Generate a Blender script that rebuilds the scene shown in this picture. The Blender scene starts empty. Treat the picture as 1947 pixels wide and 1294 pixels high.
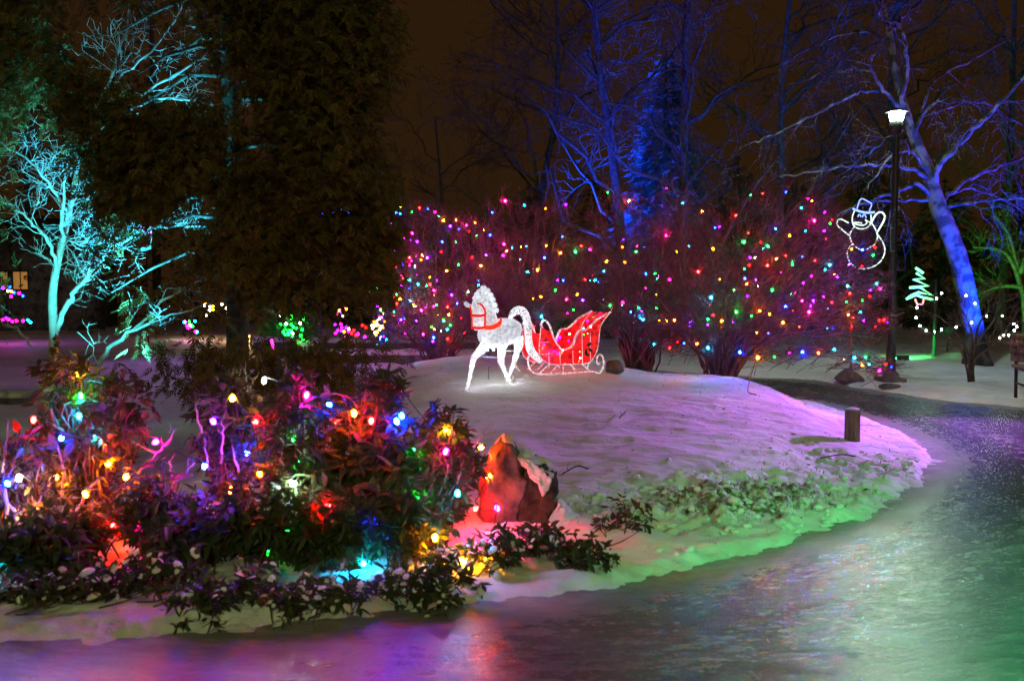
import bpy, math, numpy as np
from mathutils import Vector, Matrix, Euler
R = math.radians
S = bpy.context.scene
COL = S.collection
rng = np.random.RandomState(7)

# ------------------------------------------------------------------ camera
CAMZ, FPX, CX, CY, HOR = 1.6, 1893.0, 973.5, 647.0, 530.0
TH = math.atan((CY - HOR) / FPX)
cam = bpy.data.objects.new('camera', bpy.data.cameras.new('camera'))
COL.objects.link(cam)
cam.location = (0, 0, CAMZ)
cam.rotation_euler = (R(90) - TH, 0, 0)
cam.data.lens = 35; cam.data.sensor_width = 36
cam.data.clip_end = 500; cam.data.clip_start = 0.05
cam.data.dof.use_dof = True
cam.data.dof.focus_distance = 11.0
cam.data.dof.aperture_fstop = 2.5
S.camera = cam

# ------------------------------------------------------------------ night sky (city glow on low cloud), exposure
W = bpy.data.worlds.new('World'); S.world = W; W.use_nodes = True
wn = W.node_tree
bg = wn.nodes['Background']
bg.inputs[0].default_value = (0.0235, 0.0105, 0.0034, 1)
bg.inputs[1].default_value = 1.0
S.view_settings.view_transform = 'Standard'
S.view_settings.look = 'None'
S.view_settings.exposure = 0.0
S.view_settings.gamma = 1.0
S.view_settings.use_curve_mapping = False
S.render.engine = 'CYCLES'
S.cycles.use_denoising = True
S.cycles.use_light_tree = True
S.cycles.max_bounces = 6
S.cycles.diffuse_bounces = 2
S.cycles.glossy_bounces = 3
S.cycles.transparent_max_bounces = 12
S.cycles.sample_clamp_indirect = 3.0
S.cycles.sample_clamp_direct = 0.0
S.cycles.caustics_reflective = False
S.cycles.caustics_refractive = False

def lamp(name, kind, loc, color, power, radius=0.05, target=None, angle=60, blend=0.6, parent=None):
    d = bpy.data.lights.new(name, kind)
    d.energy = power; d.color = color; d.shadow_soft_size = radius
    o = bpy.data.objects.new(name, d); COL.objects.link(o)
    o.location = loc
    if kind == 'SPOT':
        d.spot_size = R(angle); d.spot_blend = blend
    if target is not None:
        v = Vector(target) - Vector(loc)
        o.rotation_euler = v.to_track_quat('-Z', 'Y').to_euler()
    if parent is not None:
        o.parent = parent
        o.matrix_parent_inverse = Matrix.LocRotScale(parent.location, parent.rotation_euler, None).inverted()
    return o

# ------------------------------------------------------------------ helpers
def at(px, py, Y):
    u = (px - CX) / FPX; v = (CY - py) / FPX
    c, s = math.cos(TH), math.sin(TH)
    dy = c + v * s; dz = -s + v * c
    k = Y / dy
    return np.array((u * k, Y, CAMZ + dz * k))

def ppm(Y):
    return FPX / Y

def mesh_np(name, V, Q=None, T=None, smooth=False):
    V = np.asarray(V, dtype=np.float32).reshape(-1, 3)
    Q = np.zeros((0, 4), np.int32) if Q is None else np.asarray(Q, dtype=np.int32).reshape(-1, 4)
    T = np.zeros((0, 3), np.int32) if T is None else np.asarray(T, dtype=np.int32).reshape(-1, 3)
    m = bpy.data.meshes.new(name)
    m.vertices.add(len(V)); m.vertices.foreach_set('co', V.ravel())
    li = np.concatenate([Q.ravel(), T.ravel()]).astype(np.int32)
    m.loops.add(len(li)); m.loops.foreach_set('vertex_index', li)
    st = np.concatenate([np.arange(len(Q)) * 4, len(Q) * 4 + np.arange(len(T)) * 3]).astype(np.int32)
    m.polygons.add(len(st)); m.polygons.foreach_set('loop_start', st)
    m.update(calc_edges=True)
    m.validate()
    if smooth:
        m.polygons.foreach_set('use_smooth', np.ones(len(m.polygons), dtype=bool))
    return m

class MB:
    def __init__(s): s.V = []; s.Q = []; s.T = []; s.n = 0
    def add(s, V, Q=None, T=None):
        V = np.asarray(V, dtype=np.float64).reshape(-1, 3)
        if Q is not None and len(Q): s.Q.append(np.asarray(Q).reshape(-1, 4) + s.n)
        if T is not None and len(T): s.T.append(np.asarray(T).reshape(-1, 3) + s.n)
        s.V.append(V); s.n += len(V)
        return s
    def box(s, c, d, rot=None, taper=1.0):
        x, y, z = np.array(d) / 2
        v = np.array([(-x,-y,-z),(x,-y,-z),(x,y,-z),(-x,y,-z),(-x*taper,-y*taper,z),(x*taper,-y*taper,z),(x*taper,y*taper,z),(-x*taper,y*taper,z)])
        if rot is not None: v = v @ np.array(Euler(rot).to_matrix()).T
        return s.add(v + np.array(c), [(3,2,1,0),(4,5,6,7),(0,1,5,4),(1,2,6,5),(2,3,7,6),(3,0,4,7)])
    def tube(s, P, r, k=6, cap=True, flat=1.0, ref=None):
        P = np.asarray(P, float); n = len(P)
        r = np.full(n, r) if np.isscalar(r) else np.asarray(r, float)
        V, Q = tubes(P[None], r[None], k, flat, ref)
        s.add(V, Q)
        if cap:
            b = s.n - n * k
            T = [(b, b + (i + 1) % k, b + i) if False else (b + i + 1, b + i, b) for i in range(1, k - 1)]
            e = s.n - k
            T += [(e, e + i, e + i + 1) for i in range(1, k - 1)]
            s.T.append(np.array(T))
        return s
    def lathe(s, prof, c=(0,0,0), k=12):
        prof = np.array(prof, float); n = len(prof)
        a = np.arange(k) * 2 * math.pi / k
        V = np.stack([prof[:, 0, None] * np.cos(a), prof[:, 0, None] * np.sin(a), np.repeat(prof[:, 1, None], k, 1)], -1).reshape(-1, 3) + np.array(c)
        i, j = np.meshgrid(np.arange(n - 1), np.arange(k), indexing='ij')
        Q = np.stack([i*k+j, i*k+(j+1)%k, (i+1)*k+(j+1)%k, (i+1)*k+j], -1).reshape(-1, 4)
        return s.add(V, Q)
    def mesh(s, name='m', smooth=False):
        V = np.concatenate(s.V) if s.V else np.zeros((0, 3))
        return mesh_np(name, V, np.concatenate(s.Q) if s.Q else None, np.concatenate(s.T) if s.T else None, smooth)
    def obj(s, name, mat, parent=None, smooth=False):
        return obj(name, s.mesh(name, smooth), mat, parent)

def tubes(P, r, k=3, flat=1.0, ref=None):
    """P (B,n,3), r (B,n) -> verts and quads of B separate tapered tubes"""
    B, n, _ = P.shape
    t = np.gradient(P, axis=1) if n > 2 else np.repeat(P[:, 1:] - P[:, :1], 2, 1)
    t = t / (np.linalg.norm(t, axis=2, keepdims=True) + 1e-9)
    if ref is None:
        mt = np.abs(t.mean(1))
        rf = np.where(mt[:, 2:3] > 0.7, np.array([[1.0, 0.05, 0]]), np.array([[0.03, 0.05, 1.0]]))[:, None, :]
    else:
        rf = np.broadcast_to(np.array(ref, float), (B, 1, 3))
    a = np.cross(t, np.broadcast_to(rf, t.shape)); a /= (np.linalg.norm(a, axis=2, keepdims=True) + 1e-9)
    b = np.cross(t, a)
    ang = np.arange(k) * 2 * math.pi / k
    V = P[:, :, None, :] + r[:, :, None, None] * (flat * np.cos(ang)[None, None, :, None] * a[:, :, None, :] + np.sin(ang)[None, None, :, None] * b[:, :, None, :])
    bi, i, j = np.meshgrid(np.arange(B), np.arange(n - 1), np.arange(k), indexing='ij')
    o = bi * n * k
    Q = np.stack([o+i*k+j, o+i*k+(j+1)%k, o+(i+1)*k+(j+1)%k, o+(i+1)*k+j], -1).reshape(-1, 4)
    return V.reshape(-1, 3), Q

def obj(name, data, mat=None, parent=None):
    o = bpy.data.objects.new(name, data); COL.objects.link(o)
    if mat is not None and data is not None and not data.materials: data.materials.append(mat)
    if parent is not None: o.parent = parent
    return o

def tag(o, label=None, cat=None, group=None, kind=None):
    if label: o['label'] = label
    if cat: o['category'] = cat
    if group: o['group'] = group
    if kind: o['kind'] = kind
    return o

def thing(name, label, cat, loc=(0, 0, 0), rz=0.0, group=None):
    o = bpy.data.objects.new(name, None); COL.objects.link(o)
    o.location = loc; o.rotation_euler = (0, 0, rz); o.empty_display_size = 0.2
    return tag(o, label, cat, group)

def smooth(p, n=4):
    """Catmull-Rom resample"""
    p = np.asarray(p, float)
    q = np.vstack([2 * p[0] - p[1], p, 2 * p[-1] - p[-2]])
    out = []
    for i in range(1, len(q) - 2):
        for j in range(n):
            t = j / n
            out.append(0.5 * ((2*q[i]) + (-q[i-1]+q[i+1])*t + (2*q[i-1]-5*q[i]+4*q[i+1]-q[i+2])*t*t + (-q[i-1]+3*q[i]-3*q[i+1]+q[i+2])*t**3))
    out.append(p[-1])
    return np.array(out)

# ------------------------------------------------------------------ value noise (numpy)
_perm = np.random.RandomState(3).rand(256, 256)
def vnoise(x, y):
    xi = np.floor(x).astype(int); yi = np.floor(y).astype(int)
    fx = x - xi; fy = y - yi
    fx = fx * fx * (3 - 2 * fx); fy = fy * fy * (3 - 2 * fy)
    g = lambda a, b: _perm[a & 255, b & 255]
    return (g(xi, yi)*(1-fx)+g(xi+1, yi)*fx)*(1-fy) + (g(xi, yi+1)*(1-fx)+g(xi+1, yi+1)*fx)*fy - 0.5
def fbm(x, y, o=4):
    s = 0; a = 1.0
    for i in range(o):
        s = s + a * vnoise(x * 2**i + 17*i, y * 2**i + 31*i); a *= 0.5
    return s
def sstep(a, b, x):
    t = np.clip((x - a) / (b - a), 0, 1); return t * t * (3 - 2 * t)

# ------------------------------------------------------------------ materials
def nodes(name):
    m = bpy.data.materials.new(name); m.use_nodes = True
    nt = m.node_tree; b = nt.nodes['Principled BSDF']
    return m, nt, b
def L(nt, a, b): nt.links.new(a, b)
def node(nt, t, **kw):
    n = nt.nodes.new(t)
    for k, v in kw.items():
        if k in n.inputs: n.inputs[k].default_value = v
        else: setattr(n, k, v)
    return n
def ramp(nt, stops):
    n = nt.nodes.new('ShaderNodeValToRGB'); e = n.color_ramp.elements
    while len(e) < len(stops): e.new(0.5)
    for i, (p, c) in enumerate(stops):
        e[i].position = p; e[i].color = (*c, 1) if len(c) == 3 else c
    return n
def mat_noise(name, c1, c2, scale=8, rough=0.7, bump=0.0, bscale=None, spec=0.3, detail=4, stretch=None, p=(0.35, 0.65), metallic=0.0, third=None):
    m, nt, b = nodes(name)
    tc = node(nt, 'ShaderNodeTexCoord')
    src = tc.outputs['Object']
    if stretch:
        mp = node(nt, 'ShaderNodeMapping'); mp.inputs['Scale'].default_value = stretch
        L(nt, src, mp.inputs[0]); src = mp.outputs[0]
    n = node(nt, 'ShaderNodeTexNoise', Scale=scale, Detail=detail); L(nt, src, n.inputs['Vector'])
    st = [(p[0], c1), (p[1], c2)] + ([(0.85, third)] if third else [])
    r = ramp(nt, st); L(nt, n.outputs['Fac'], r.inputs[0]); L(nt, r.outputs[0], b.inputs['Base Color'])
    b.inputs['Roughness'].default_value = rough
    b.inputs['Specular IOR Level'].default_value = spec
    b.inputs['Metallic'].default_value = metallic
    if bump:
        n2 = node(nt, 'ShaderNodeTexNoise', Scale=bscale or scale * 4, Detail=5); L(nt, src, n2.inputs['Vector'])
        bp = node(nt, 'ShaderNodeBump', Strength=bump, Distance=0.02); L(nt, n2.outputs['Fac'], bp.inputs['Height']); L(nt, bp.outputs[0], b.inputs['Normal'])
    return m
def mat_emit(name, color, strength):
    m, nt, b = nodes(name)
    b.inputs['Base Color'].default_value = (*[min(c, 1) * 0.5 for c in color], 1)
    b.inputs['Roughness'].default_value = 0.25
    b.inputs['Emission Color'].default_value = (*color, 1)
    b.inputs['Emission Strength'].default_value = strength
    return m

M = {}
def snow_mat(name, dirt=True):
    m, nt, b = nodes(name)
    tc = node(nt, 'ShaderNodeTexCoord')
    n1 = node(nt, 'ShaderNodeTexNoise', Scale=0.9, Detail=6, Roughness=0.65); L(nt, tc.outputs['Object'], n1.inputs['Vector'])
    r1 = ramp(nt, [(0.40, (0.80, 0.80, 0.82)), (0.62, (0.60, 0.585, 0.54))]); L(nt, n1.outputs['Fac'], r1.inputs[0])
    col = r1.outputs[0]
    if dirt:
        n2 = node(nt, 'ShaderNodeTexNoise', Scale=7.0, Detail=8, Roughness=0.75); L(nt, tc.outputs['Object'], n2.inputs['Vector'])
        r2 = ramp(nt, [(0.60, (0, 0, 0)), (0.72, (1, 1, 1))]); L(nt, n2.outputs['Fac'], r2.inputs[0])
        mx = node(nt, 'ShaderNodeMix', data_type='RGBA'); L(nt, r2.outputs[0], mx.inputs[0]); L(nt, col, mx.inputs[6])
        mx.inputs[7].default_value = (0.30, 0.26, 0.15, 1); col = mx.outputs[2]
        at_ = node(nt, 'ShaderNodeAttribute'); at_.attribute_name = 'churn'
        n3 = node(nt, 'ShaderNodeTexNoise', Scale=16.0, Detail=6, Roughness=0.7); L(nt, tc.outputs['Object'], n3.inputs['Vector'])
        ad = node(nt, 'ShaderNodeMath', operation='MULTIPLY_ADD'); L(nt, n3.outputs['Fac'], ad.inputs[0]); L(nt, at_.outputs['Fac'], ad.inputs[1]); ad.inputs[2].default_value = 0
        r3 = ramp(nt, [(0.42, (0, 0, 0)), (0.56, (1, 1, 1))]); L(nt, ad.outputs[0], r3.inputs[0])
        mx2 = node(nt, 'ShaderNodeMix', data_type='RGBA'); L(nt, r3.outputs[0], mx2.inputs[0]); L(nt, col, mx2.inputs[6])
        mx2.inputs[7].default_value = (0.17, 0.12, 0.065, 1); col = mx2.outputs[2]
    L(nt, col, b.inputs['Base Color'])
    b.inputs['Roughness'].default_value = 0.62
    b.inputs['Specular IOR Level'].default_value = 0.35
    mp = node(nt, 'ShaderNodeMapping'); mp.inputs['Scale'].default_value = (1.0, 1.5, 1.0); mp.inputs['Rotation'].default_value = (0, 0, 0.35)
    L(nt, tc.outputs['Object'], mp.inputs[0])
    nb = node(nt, 'ShaderNodeTexNoise', Scale=7, Detail=7, Roughness=0.68); L(nt, mp.outputs[0], nb.inputs['Vector'])
    bp = node(nt, 'ShaderNodeBump', Strength=0.85, Distance=0.035); L(nt, nb.outputs['Fac'], bp.inputs['Height']); L(nt, bp.outputs[0], b.inputs['Normal'])
    return m
M['snow'] = snow_mat('snow')
M['snowcap'] = snow_mat('snow_cap', False)

def ice_mat():
    m, nt, b = nodes('refrozen_ice')
    tc = node(nt, 'ShaderNodeTexCoord')
    sp = node(nt, 'ShaderNodeVectorMath', operation='SUBTRACT'); L(nt, tc.outputs['Object'], sp.inputs[0]); sp.inputs[1].default_value = (-0.3, 10.3, 0)
    ln = node(nt, 'ShaderNodeVectorMath', operation='LENGTH'); L(nt, sp.outputs[0], ln.inputs[0])
    sx = node(nt, 'ShaderNodeSeparateXYZ'); L(nt, sp.outputs[0], sx.inputs[0])
    an = node(nt, 'ShaderNodeMath', operation='ARCTAN2'); L(nt, sx.outputs[0], an.inputs[0]); L(nt, sx.outputs[1], an.inputs[1])
    def polar(a, c):
        cb = node(nt, 'ShaderNodeCombineXYZ')
        m1 = node(nt, 'ShaderNodeMath', operation='MULTIPLY'); L(nt, ln.outputs['Value'], m1.inputs[0]); m1.inputs[1].default_value = a
        m2 = node(nt, 'ShaderNodeMath', operation='MULTIPLY'); L(nt, an.outputs[0], m2.inputs[0]); m2.inputs[1].default_value = c
        L(nt, m1.outputs[0], cb.inputs[0]); L(nt, m2.outputs[0], cb.inputs[1])
        return cb.outputs[0]
    pa = polar(4.0, 9.0)
    n1 = node(nt, 'ShaderNodeTexNoise', Scale=1.0, Detail=5, Roughness=0.6); L(nt, pa, n1.inputs['Vector'])
    n2 = node(nt, 'ShaderNodeTexNoise', Scale=30.0, Detail=4, Roughness=0.6); L(nt, tc.outputs['Object'], n2.inputs['Vector'])
    n4 = node(nt, 'ShaderNodeTexNoise', Scale=0.8, Detail=4); L(nt, tc.outputs['Object'], n4.inputs['Vector'])
    pb = polar(10.0, 22.0)
    n3 = node(nt, 'ShaderNodeTexNoise', Scale=1.4, Detail=5, Roughness=0.7); L(nt, pb, n3.inputs['Vector'])
    # rough ruts and glazed lanes
    fa = node(nt, 'ShaderNodeAttribute'); fa.attribute_name = 'frost'
    n5 = node(nt, 'ShaderNodeTexNoise', Scale=3.0, Detail=8, Roughness=0.78); L(nt, pa, n5.inputs['Vector'])
    f1 = node(nt, 'ShaderNodeMath', operation='ADD'); L(nt, fa.outputs['Fac'], f1.inputs[0]); L(nt, n5.outputs['Fac'], f1.inputs[1])
    frr = ramp(nt, [(0.50, (0, 0, 0)), (0.88, (1, 1, 1))])
    f2 = node(nt, 'ShaderNodeMath', operation='MULTIPLY'); L(nt, f1.outputs[0], f2.inputs[0]); f2.inputs[1].default_value = 0.6; L(nt, f2.outputs[0], frr.inputs[0])
    rr = ramp(nt, [(0.36, (0.10,)*3), (0.62, (0.27,)*3)]); L(nt, n3.outputs['Fac'], rr.inputs[0])
    rm = node(nt, 'ShaderNodeMix', data_type='RGBA'); L(nt, frr.outputs[0], rm.inputs[0]); L(nt, rr.outputs[0], rm.inputs[6]); rm.inputs[7].default_value = (0.6, 0.6, 0.6, 1)
    L(nt, rm.outputs[2], b.inputs['Roughness'])
    mf = node(nt, 'ShaderNodeMath', operation='ADD'); L(nt, n1.outputs['Fac'], mf.inputs[0]); L(nt, n3.outputs['Fac'], mf.inputs[1])
    rc = ramp(nt, [(0.25, (0.05, 0.052, 0.055)), (0.50, (0.10, 0.10, 0.10)), (0.80, (0.20, 0.20, 0.197))])
    mh = node(nt, 'ShaderNodeMath', operation='MULTIPLY'); L(nt, mf.outputs[0], mh.inputs[0]); mh.inputs[1].default_value = 0.5
    L(nt, mh.outputs[0], rc.inputs[0])
    rd = ramp(nt, [(0.35, (0.7, 0.7, 0.7)), (0.68, (1, 1, 1))]); L(nt, n4.outputs['Fac'], rd.inputs[0])
    mu = node(nt, 'ShaderNodeMix', data_type='RGBA', blend_type='MULTIPLY'); mu.inputs[0].default_value = 1; L(nt, rc.outputs[0], mu.inputs[6]); L(nt, rd.outputs[0], mu.inputs[7])
    cm = node(nt, 'ShaderNodeMix', data_type='RGBA'); L(nt, frr.outputs[0], cm.inputs[0]); L(nt, mu.outputs[2], cm.inputs[6]); fcx = ramp(nt, [(0.34, (0.14, 0.14, 0.135)), (0.52, (0.27, 0.27, 0.26)), (0.68, (0.42, 0.42, 0.41))]); L(nt, mh.outputs[0], fcx.inputs[0]); L(nt, fcx.outputs[0], cm.inputs[7])
    L(nt, cm.outputs[2], b.inputs['Base Color'])
    sm_ = node(nt, 'ShaderNodeMapRange'); sm_.inputs[3].default_value = 0.6; sm_.inputs[4].default_value = 0.08; L(nt, frr.outputs[0], sm_.inputs[0]); L(nt, sm_.outputs[0], b.inputs['Specular IOR Level'])
    b.inputs['IOR'].default_value = 1.45
    a1 = node(nt, 'ShaderNodeMath', operation='MULTIPLY_ADD'); L(nt, n3.outputs['Fac'], a1.inputs[0]); a1.inputs[1].default_value = 1.2; L(nt, n2.outputs['Fac'], a1.inputs[2])
    bp = node(nt, 'ShaderNodeBump', Strength=0.75, Distance=0.0065); L(nt, a1.outputs[0], bp.inputs['Height'])
    bp2 = node(nt, 'ShaderNodeBump', Strength=0.4, Distance=0.022); L(nt, n1.outputs['Fac'], bp2.inputs['Height']); L(nt, bp.outputs[0], bp2.inputs['Normal'])
    L(nt, bp2.outputs[0], b.inputs['Normal'])
    return m
M['ice'] = ice_mat()
M['bark_dark'] = mat_noise('dark_bark', (0.035, 0.027, 0.022), (0.10, 0.08, 0.06), 14, 0.85, 0.6, 40)
M['bark_pale'] = mat_noise('pale_smooth_bark', (0.30, 0.29, 0.26), (0.44, 0.42, 0.38), 12, 0.75, 0.3, 60)
M['bark_plane'] = mat_noise('mottled_plane_bark', (0.02, 0.018, 0.014), (0.075, 0.07, 0.055), 4.5, 0.85, 0.7, 26, p=(0.46, 0.54), third=(0.13, 0.125, 0.10))
M['twig'] = mat_noise('brown_twig', (0.045, 0.018, 0.016), (0.10, 0.040, 0.036), 9, 0.7)
M['twig_pale'] = mat_noise('grey_twig', (0.16, 0.13, 0.10), (0.30, 0.26, 0.20), 9, 0.7)
def leaf_mat(name, stops, rough=0.35, scale=3.0, spec=0.5, transl=0.0):
    m, nt, b = nodes(name)
    tc = node(nt, 'ShaderNodeTexCoord'); oi = node(nt, 'ShaderNodeObjectInfo'); ge = node(nt, 'ShaderNodeNewGeometry')
    n = node(nt, 'ShaderNodeTexNoise', Scale=scale, Detail=3); L(nt, tc.outputs['Object'], n.inputs['Vector'])
    a = node(nt, 'ShaderNodeMath', operation='MULTIPLY_ADD'); L(nt, ge.outputs['Random Per Island'], a.inputs[0]); a.inputs[1].default_value = 0.5; L(nt, n.outputs['Fac'], a.inputs[2])
    a2 = node(nt, 'ShaderNodeMath', operation='MULTIPLY_ADD'); L(nt, oi.outputs['Random'], a2.inputs[0]); a2.inputs[1].default_value = 0.4; L(nt, a.outputs[0], a2.inputs[2])
    f = node(nt, 'ShaderNodeMath', operation='MULTIPLY'); L(nt, a2.outputs[0], f.inputs[0]); f.inputs[1].default_value = 0.62
    r = ramp(nt, stops); L(nt, f.outputs[0], r.inputs[0]); L(nt, r.outputs[0], b.inputs['Base Color'])
    b.inputs['Roughness'].default_value = rough; b.inputs['Specular IOR Level'].default_value = spec
    if transl: 
        b.inputs['Subsurface Weight'].default_value = 0.0
        tr = node(nt, 'ShaderNodeBsdfTranslucent'); L(nt, r.outputs[0], tr.inputs[0])
        mx = node(nt, 'ShaderNodeMixShader'); mx.inputs[0].default_value = transl
        out = nt.nodes['Material Output']; L(nt, b.outputs[0], mx.inputs[1]); L(nt, tr.outputs[0], mx.inputs[2]); L(nt, mx.outputs[0], out.inputs[0])
    return m
M['leaf'] = leaf_mat('evergreen_leaf', [(0.30, (0.024, 0.038, 0.015)), (0.55, (0.040, 0.060, 0.021)), (0.8, (0.07, 0.074, 0.027))], 0.5, spec=0.25, transl=0.22)
M['leaf_warm'] = leaf_mat('russet_leaf', [(0.30, (0.042, 0.042, 0.017)), (0.55, (0.075, 0.06, 0.023)), (0.8, (0.10, 0.056, 0.028))], 0.5, spec=0.25, transl=0.28)
M['cedar'] = leaf_mat('cedar_spray', [(0.22, (0.034, 0.023, 0.008)), (0.40, (0.075, 0.055, 0.014)), (0.56, (0.12, 0.095, 0.02)), (0.74, (0.12, 0.048, 0.016))], 0.7, 0.9, 0.15, 0.15)
M['spruce'] = leaf_mat('spruce_needle', [(0.30, (0.05, 0.075, 0.07)), (0.7, (0.10, 0.13, 0.13))], 0.6, 1.0, 0.2)
M['dark_needle'] = leaf_mat('dark_needle', [(0.30, (0.018, 0.024, 0.014)), (0.7, (0.035, 0.045, 0.025))], 0.7, 1.0, 0.1)
M['rock'] = mat_noise('granite', (0.045, 0.04, 0.034), (0.15, 0.135, 0.115), 9, 0.85, 0.8, 30)
M['stone'] = mat_noise('wall_stone', (0.08, 0.072, 0.065), (0.17, 0.155, 0.14), 6, 0.9, 0.7, 25)
M['wood'] = mat_noise('weathered_wood', (0.10, 0.075, 0.04), (0.24, 0.19, 0.12), 5, 0.8, 0.6, 14, stretch=(9, 9, 1.2))
M['black_metal'] = mat_noise('black_painted_metal', (0.012, 0.012, 0.013), (0.03, 0.03, 0.032), 20, 0.45)
M['grey_metal'] = mat_noise('galvanised_metal', (0.25, 0.25, 0.26), (0.4, 0.4, 0.42), 20, 0.4, metallic=0.8)
M['wire'] = mat_noise('green_wire', (0.01, 0.022, 0.012), (0.02, 0.035, 0.02), 20, 0.5)
M['cord'] = mat_noise('orange_cord', (0.45, 0.06, 0.015), (0.55, 0.09, 0.02), 20, 0.5)
M['litter'] = mat_noise('dead_leaf', (0.035, 0.026, 0.012), (0.10, 0.07, 0.03), 20, 0.8)
M['grass'] = mat_noise('winter_grass', (0.05, 0.04, 0.015), (0.13, 0.10, 0.045), 5, 0.8)

# ------------------------------------------------------------------ ground height
def flat(px, py):
    p = at(px, py, 1.0); k = CAMZ / (CAMZ - p[2]); return (p[0] * k, k)
PATH = np.array([(-14, 3.3), (-8, 3.9), (-4.0, 4.2)] + [flat(*p) for p in ((0, 1222), (176, 1211), (400, 1202), (550, 1188), (735, 1160), (874, 1150), (1014, 1136), (1187, 1112), (1280, 1088), (1381, 1062), (1470, 1042), (1503, 1024), (1569, 1010), (1644, 984), (1705, 949), (1752, 909), (1775, 883), (1772, 862), (1740, 838), (1700, 820), (1640, 795))] + [
                 (3.9,12.6),(3.3,13.9),(2.2,15.0),(0.5,16.0),(-2,16.8),
                 (-2,19.0),(1,18.3),(3,17.0),(4.2,16.0),(4.8,15.5),(5.26,14.1),(5.7,13.0),(6.6,12.2),(9,11.2),(14,10),(14,-9),(-14,-9)], float)
def sdist(x, y, P=PATH):
    d = np.full(x.shape, 1e9); inside = np.zeros(x.shape, bool)
    for i in range(len(P)):
        a = P[i]; b = P[(i + 1) % len(P)]
        ex, ey = b - a; wx = x - a[0]; wy = y - a[1]
        t = np.clip((wx*ex + wy*ey) / (ex*ex + ey*ey), 0, 1)
        d = np.minimum(d, (wx - ex*t)**2 + (wy - ey*t)**2)
        c = ((a[1] <= y) & (b[1] > y)) | ((b[1] <= y) & (a[1] > y))
        xc = a[0] + (y - a[1]) / (ey if ey else 1e-9) * ex
        inside ^= c & (x < xc)
    d = np.sqrt(d)
    return np.where(inside, -d, d)       # negative on the path

def mound(x, y):
    a = 0.60 * np.exp(-(((x + 0.1) / 2.35)**2 + ((y - 12.3) / 3.3)**2))
    b = 0.20 * np.exp(-(((x - 2.75) / 0.85)**2 + ((y - 11.6) / 2.0)**2))
    c = 0.12 * np.exp(-(((x - 2.0) / 1.2)**2 + ((y - 9.5) / 1.8)**2))
    return a + b + c
def churn(x, y):
    d = sdist(x, y)
    m = np.exp(-(((x - 1.55) / 1.1)**2 + ((y - 6.75 - 0.35*(x-1.2)) / 0.62)**2))
    m2 = np.exp(-(((x - 2.9) / 0.55)**2 + ((y - 8.0) / 0.55)**2)) * 0.6
    return np.clip(np.maximum(m, m2) * 1.3, 0, 1) * sstep(0, 0.1, d)
def height(x, y, detail=True):
    x = np.asarray(x, float); y = np.asarray(y, float)
    d = sdist(x, y)
    if detail: d = d + 0.07 + 0.10 * fbm(x * 3.1, y * 3.1, 4) + 0.06 * fbm(x * 15, y * 15, 3)
    g = mound(x, y) * sstep(0.0, 1.3, d)
    h = np.where(d > 0, 0.06 * sstep(0, 0.25, d) - 0.015 + g, -0.02 - 0.07 * sstep(0, -0.15, d))
    ridge = 0.10 * np.exp(-((y - 19.2 - 0.25 * (x - 8)) / 1.2)**2) * sstep(3.5, 7.0, x)
    h = h + ridge
    if detail:
        far = 1.0 / (1.0 + (y / 14.0)**2)
        on = sstep(0.02, 0.25, d)
        h = h + on * (0.05 * fbm(x * 0.8, y * 0.8, 3) * sstep(0.1, 1.2, d) + 0.022 * fbm(x * 3.0 + 0.8 * y, y * 7.0, 4) * far * 2 + 0.012 * fbm(x * 9, y * 14, 3) * far)
        c = churn(x, y)
        h = h + c * (0.13 * np.abs(fbm(x * 6.5, y * 7.5, 4)) + 0.06 * fbm(x * 15, y * 17, 3) - 0.02)
        e = np.exp(-((d - 0.12) / 0.14)**2)
        h = h + e * np.where(d > 0, 1, 0) * 0.045 * np.clip(fbm(x * 6, y * 7, 4) + 0.05, 0, 1)
    return h
def hz(x, y): return float(height(np.array([x]), np.array([y]), False)[0])
def gp(px, py, y0=3.0):
    """where the ray through this photo point meets the ground"""
    Y = np.linspace(y0, 60, 4000)
    P = np.array([at(px, py, 1.0)])
    d = P[0] - np.array((0, 0, CAMZ))
    X = d[0] * Y; Z = CAMZ + d[2] * Y
    H = height(X, Y, False)
    k = np.argmax(Z <= H)
    if Z[k] > H[k]: k = len(Y) - 1
    return np.array((X[k], Y[k], H[k]))

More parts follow.
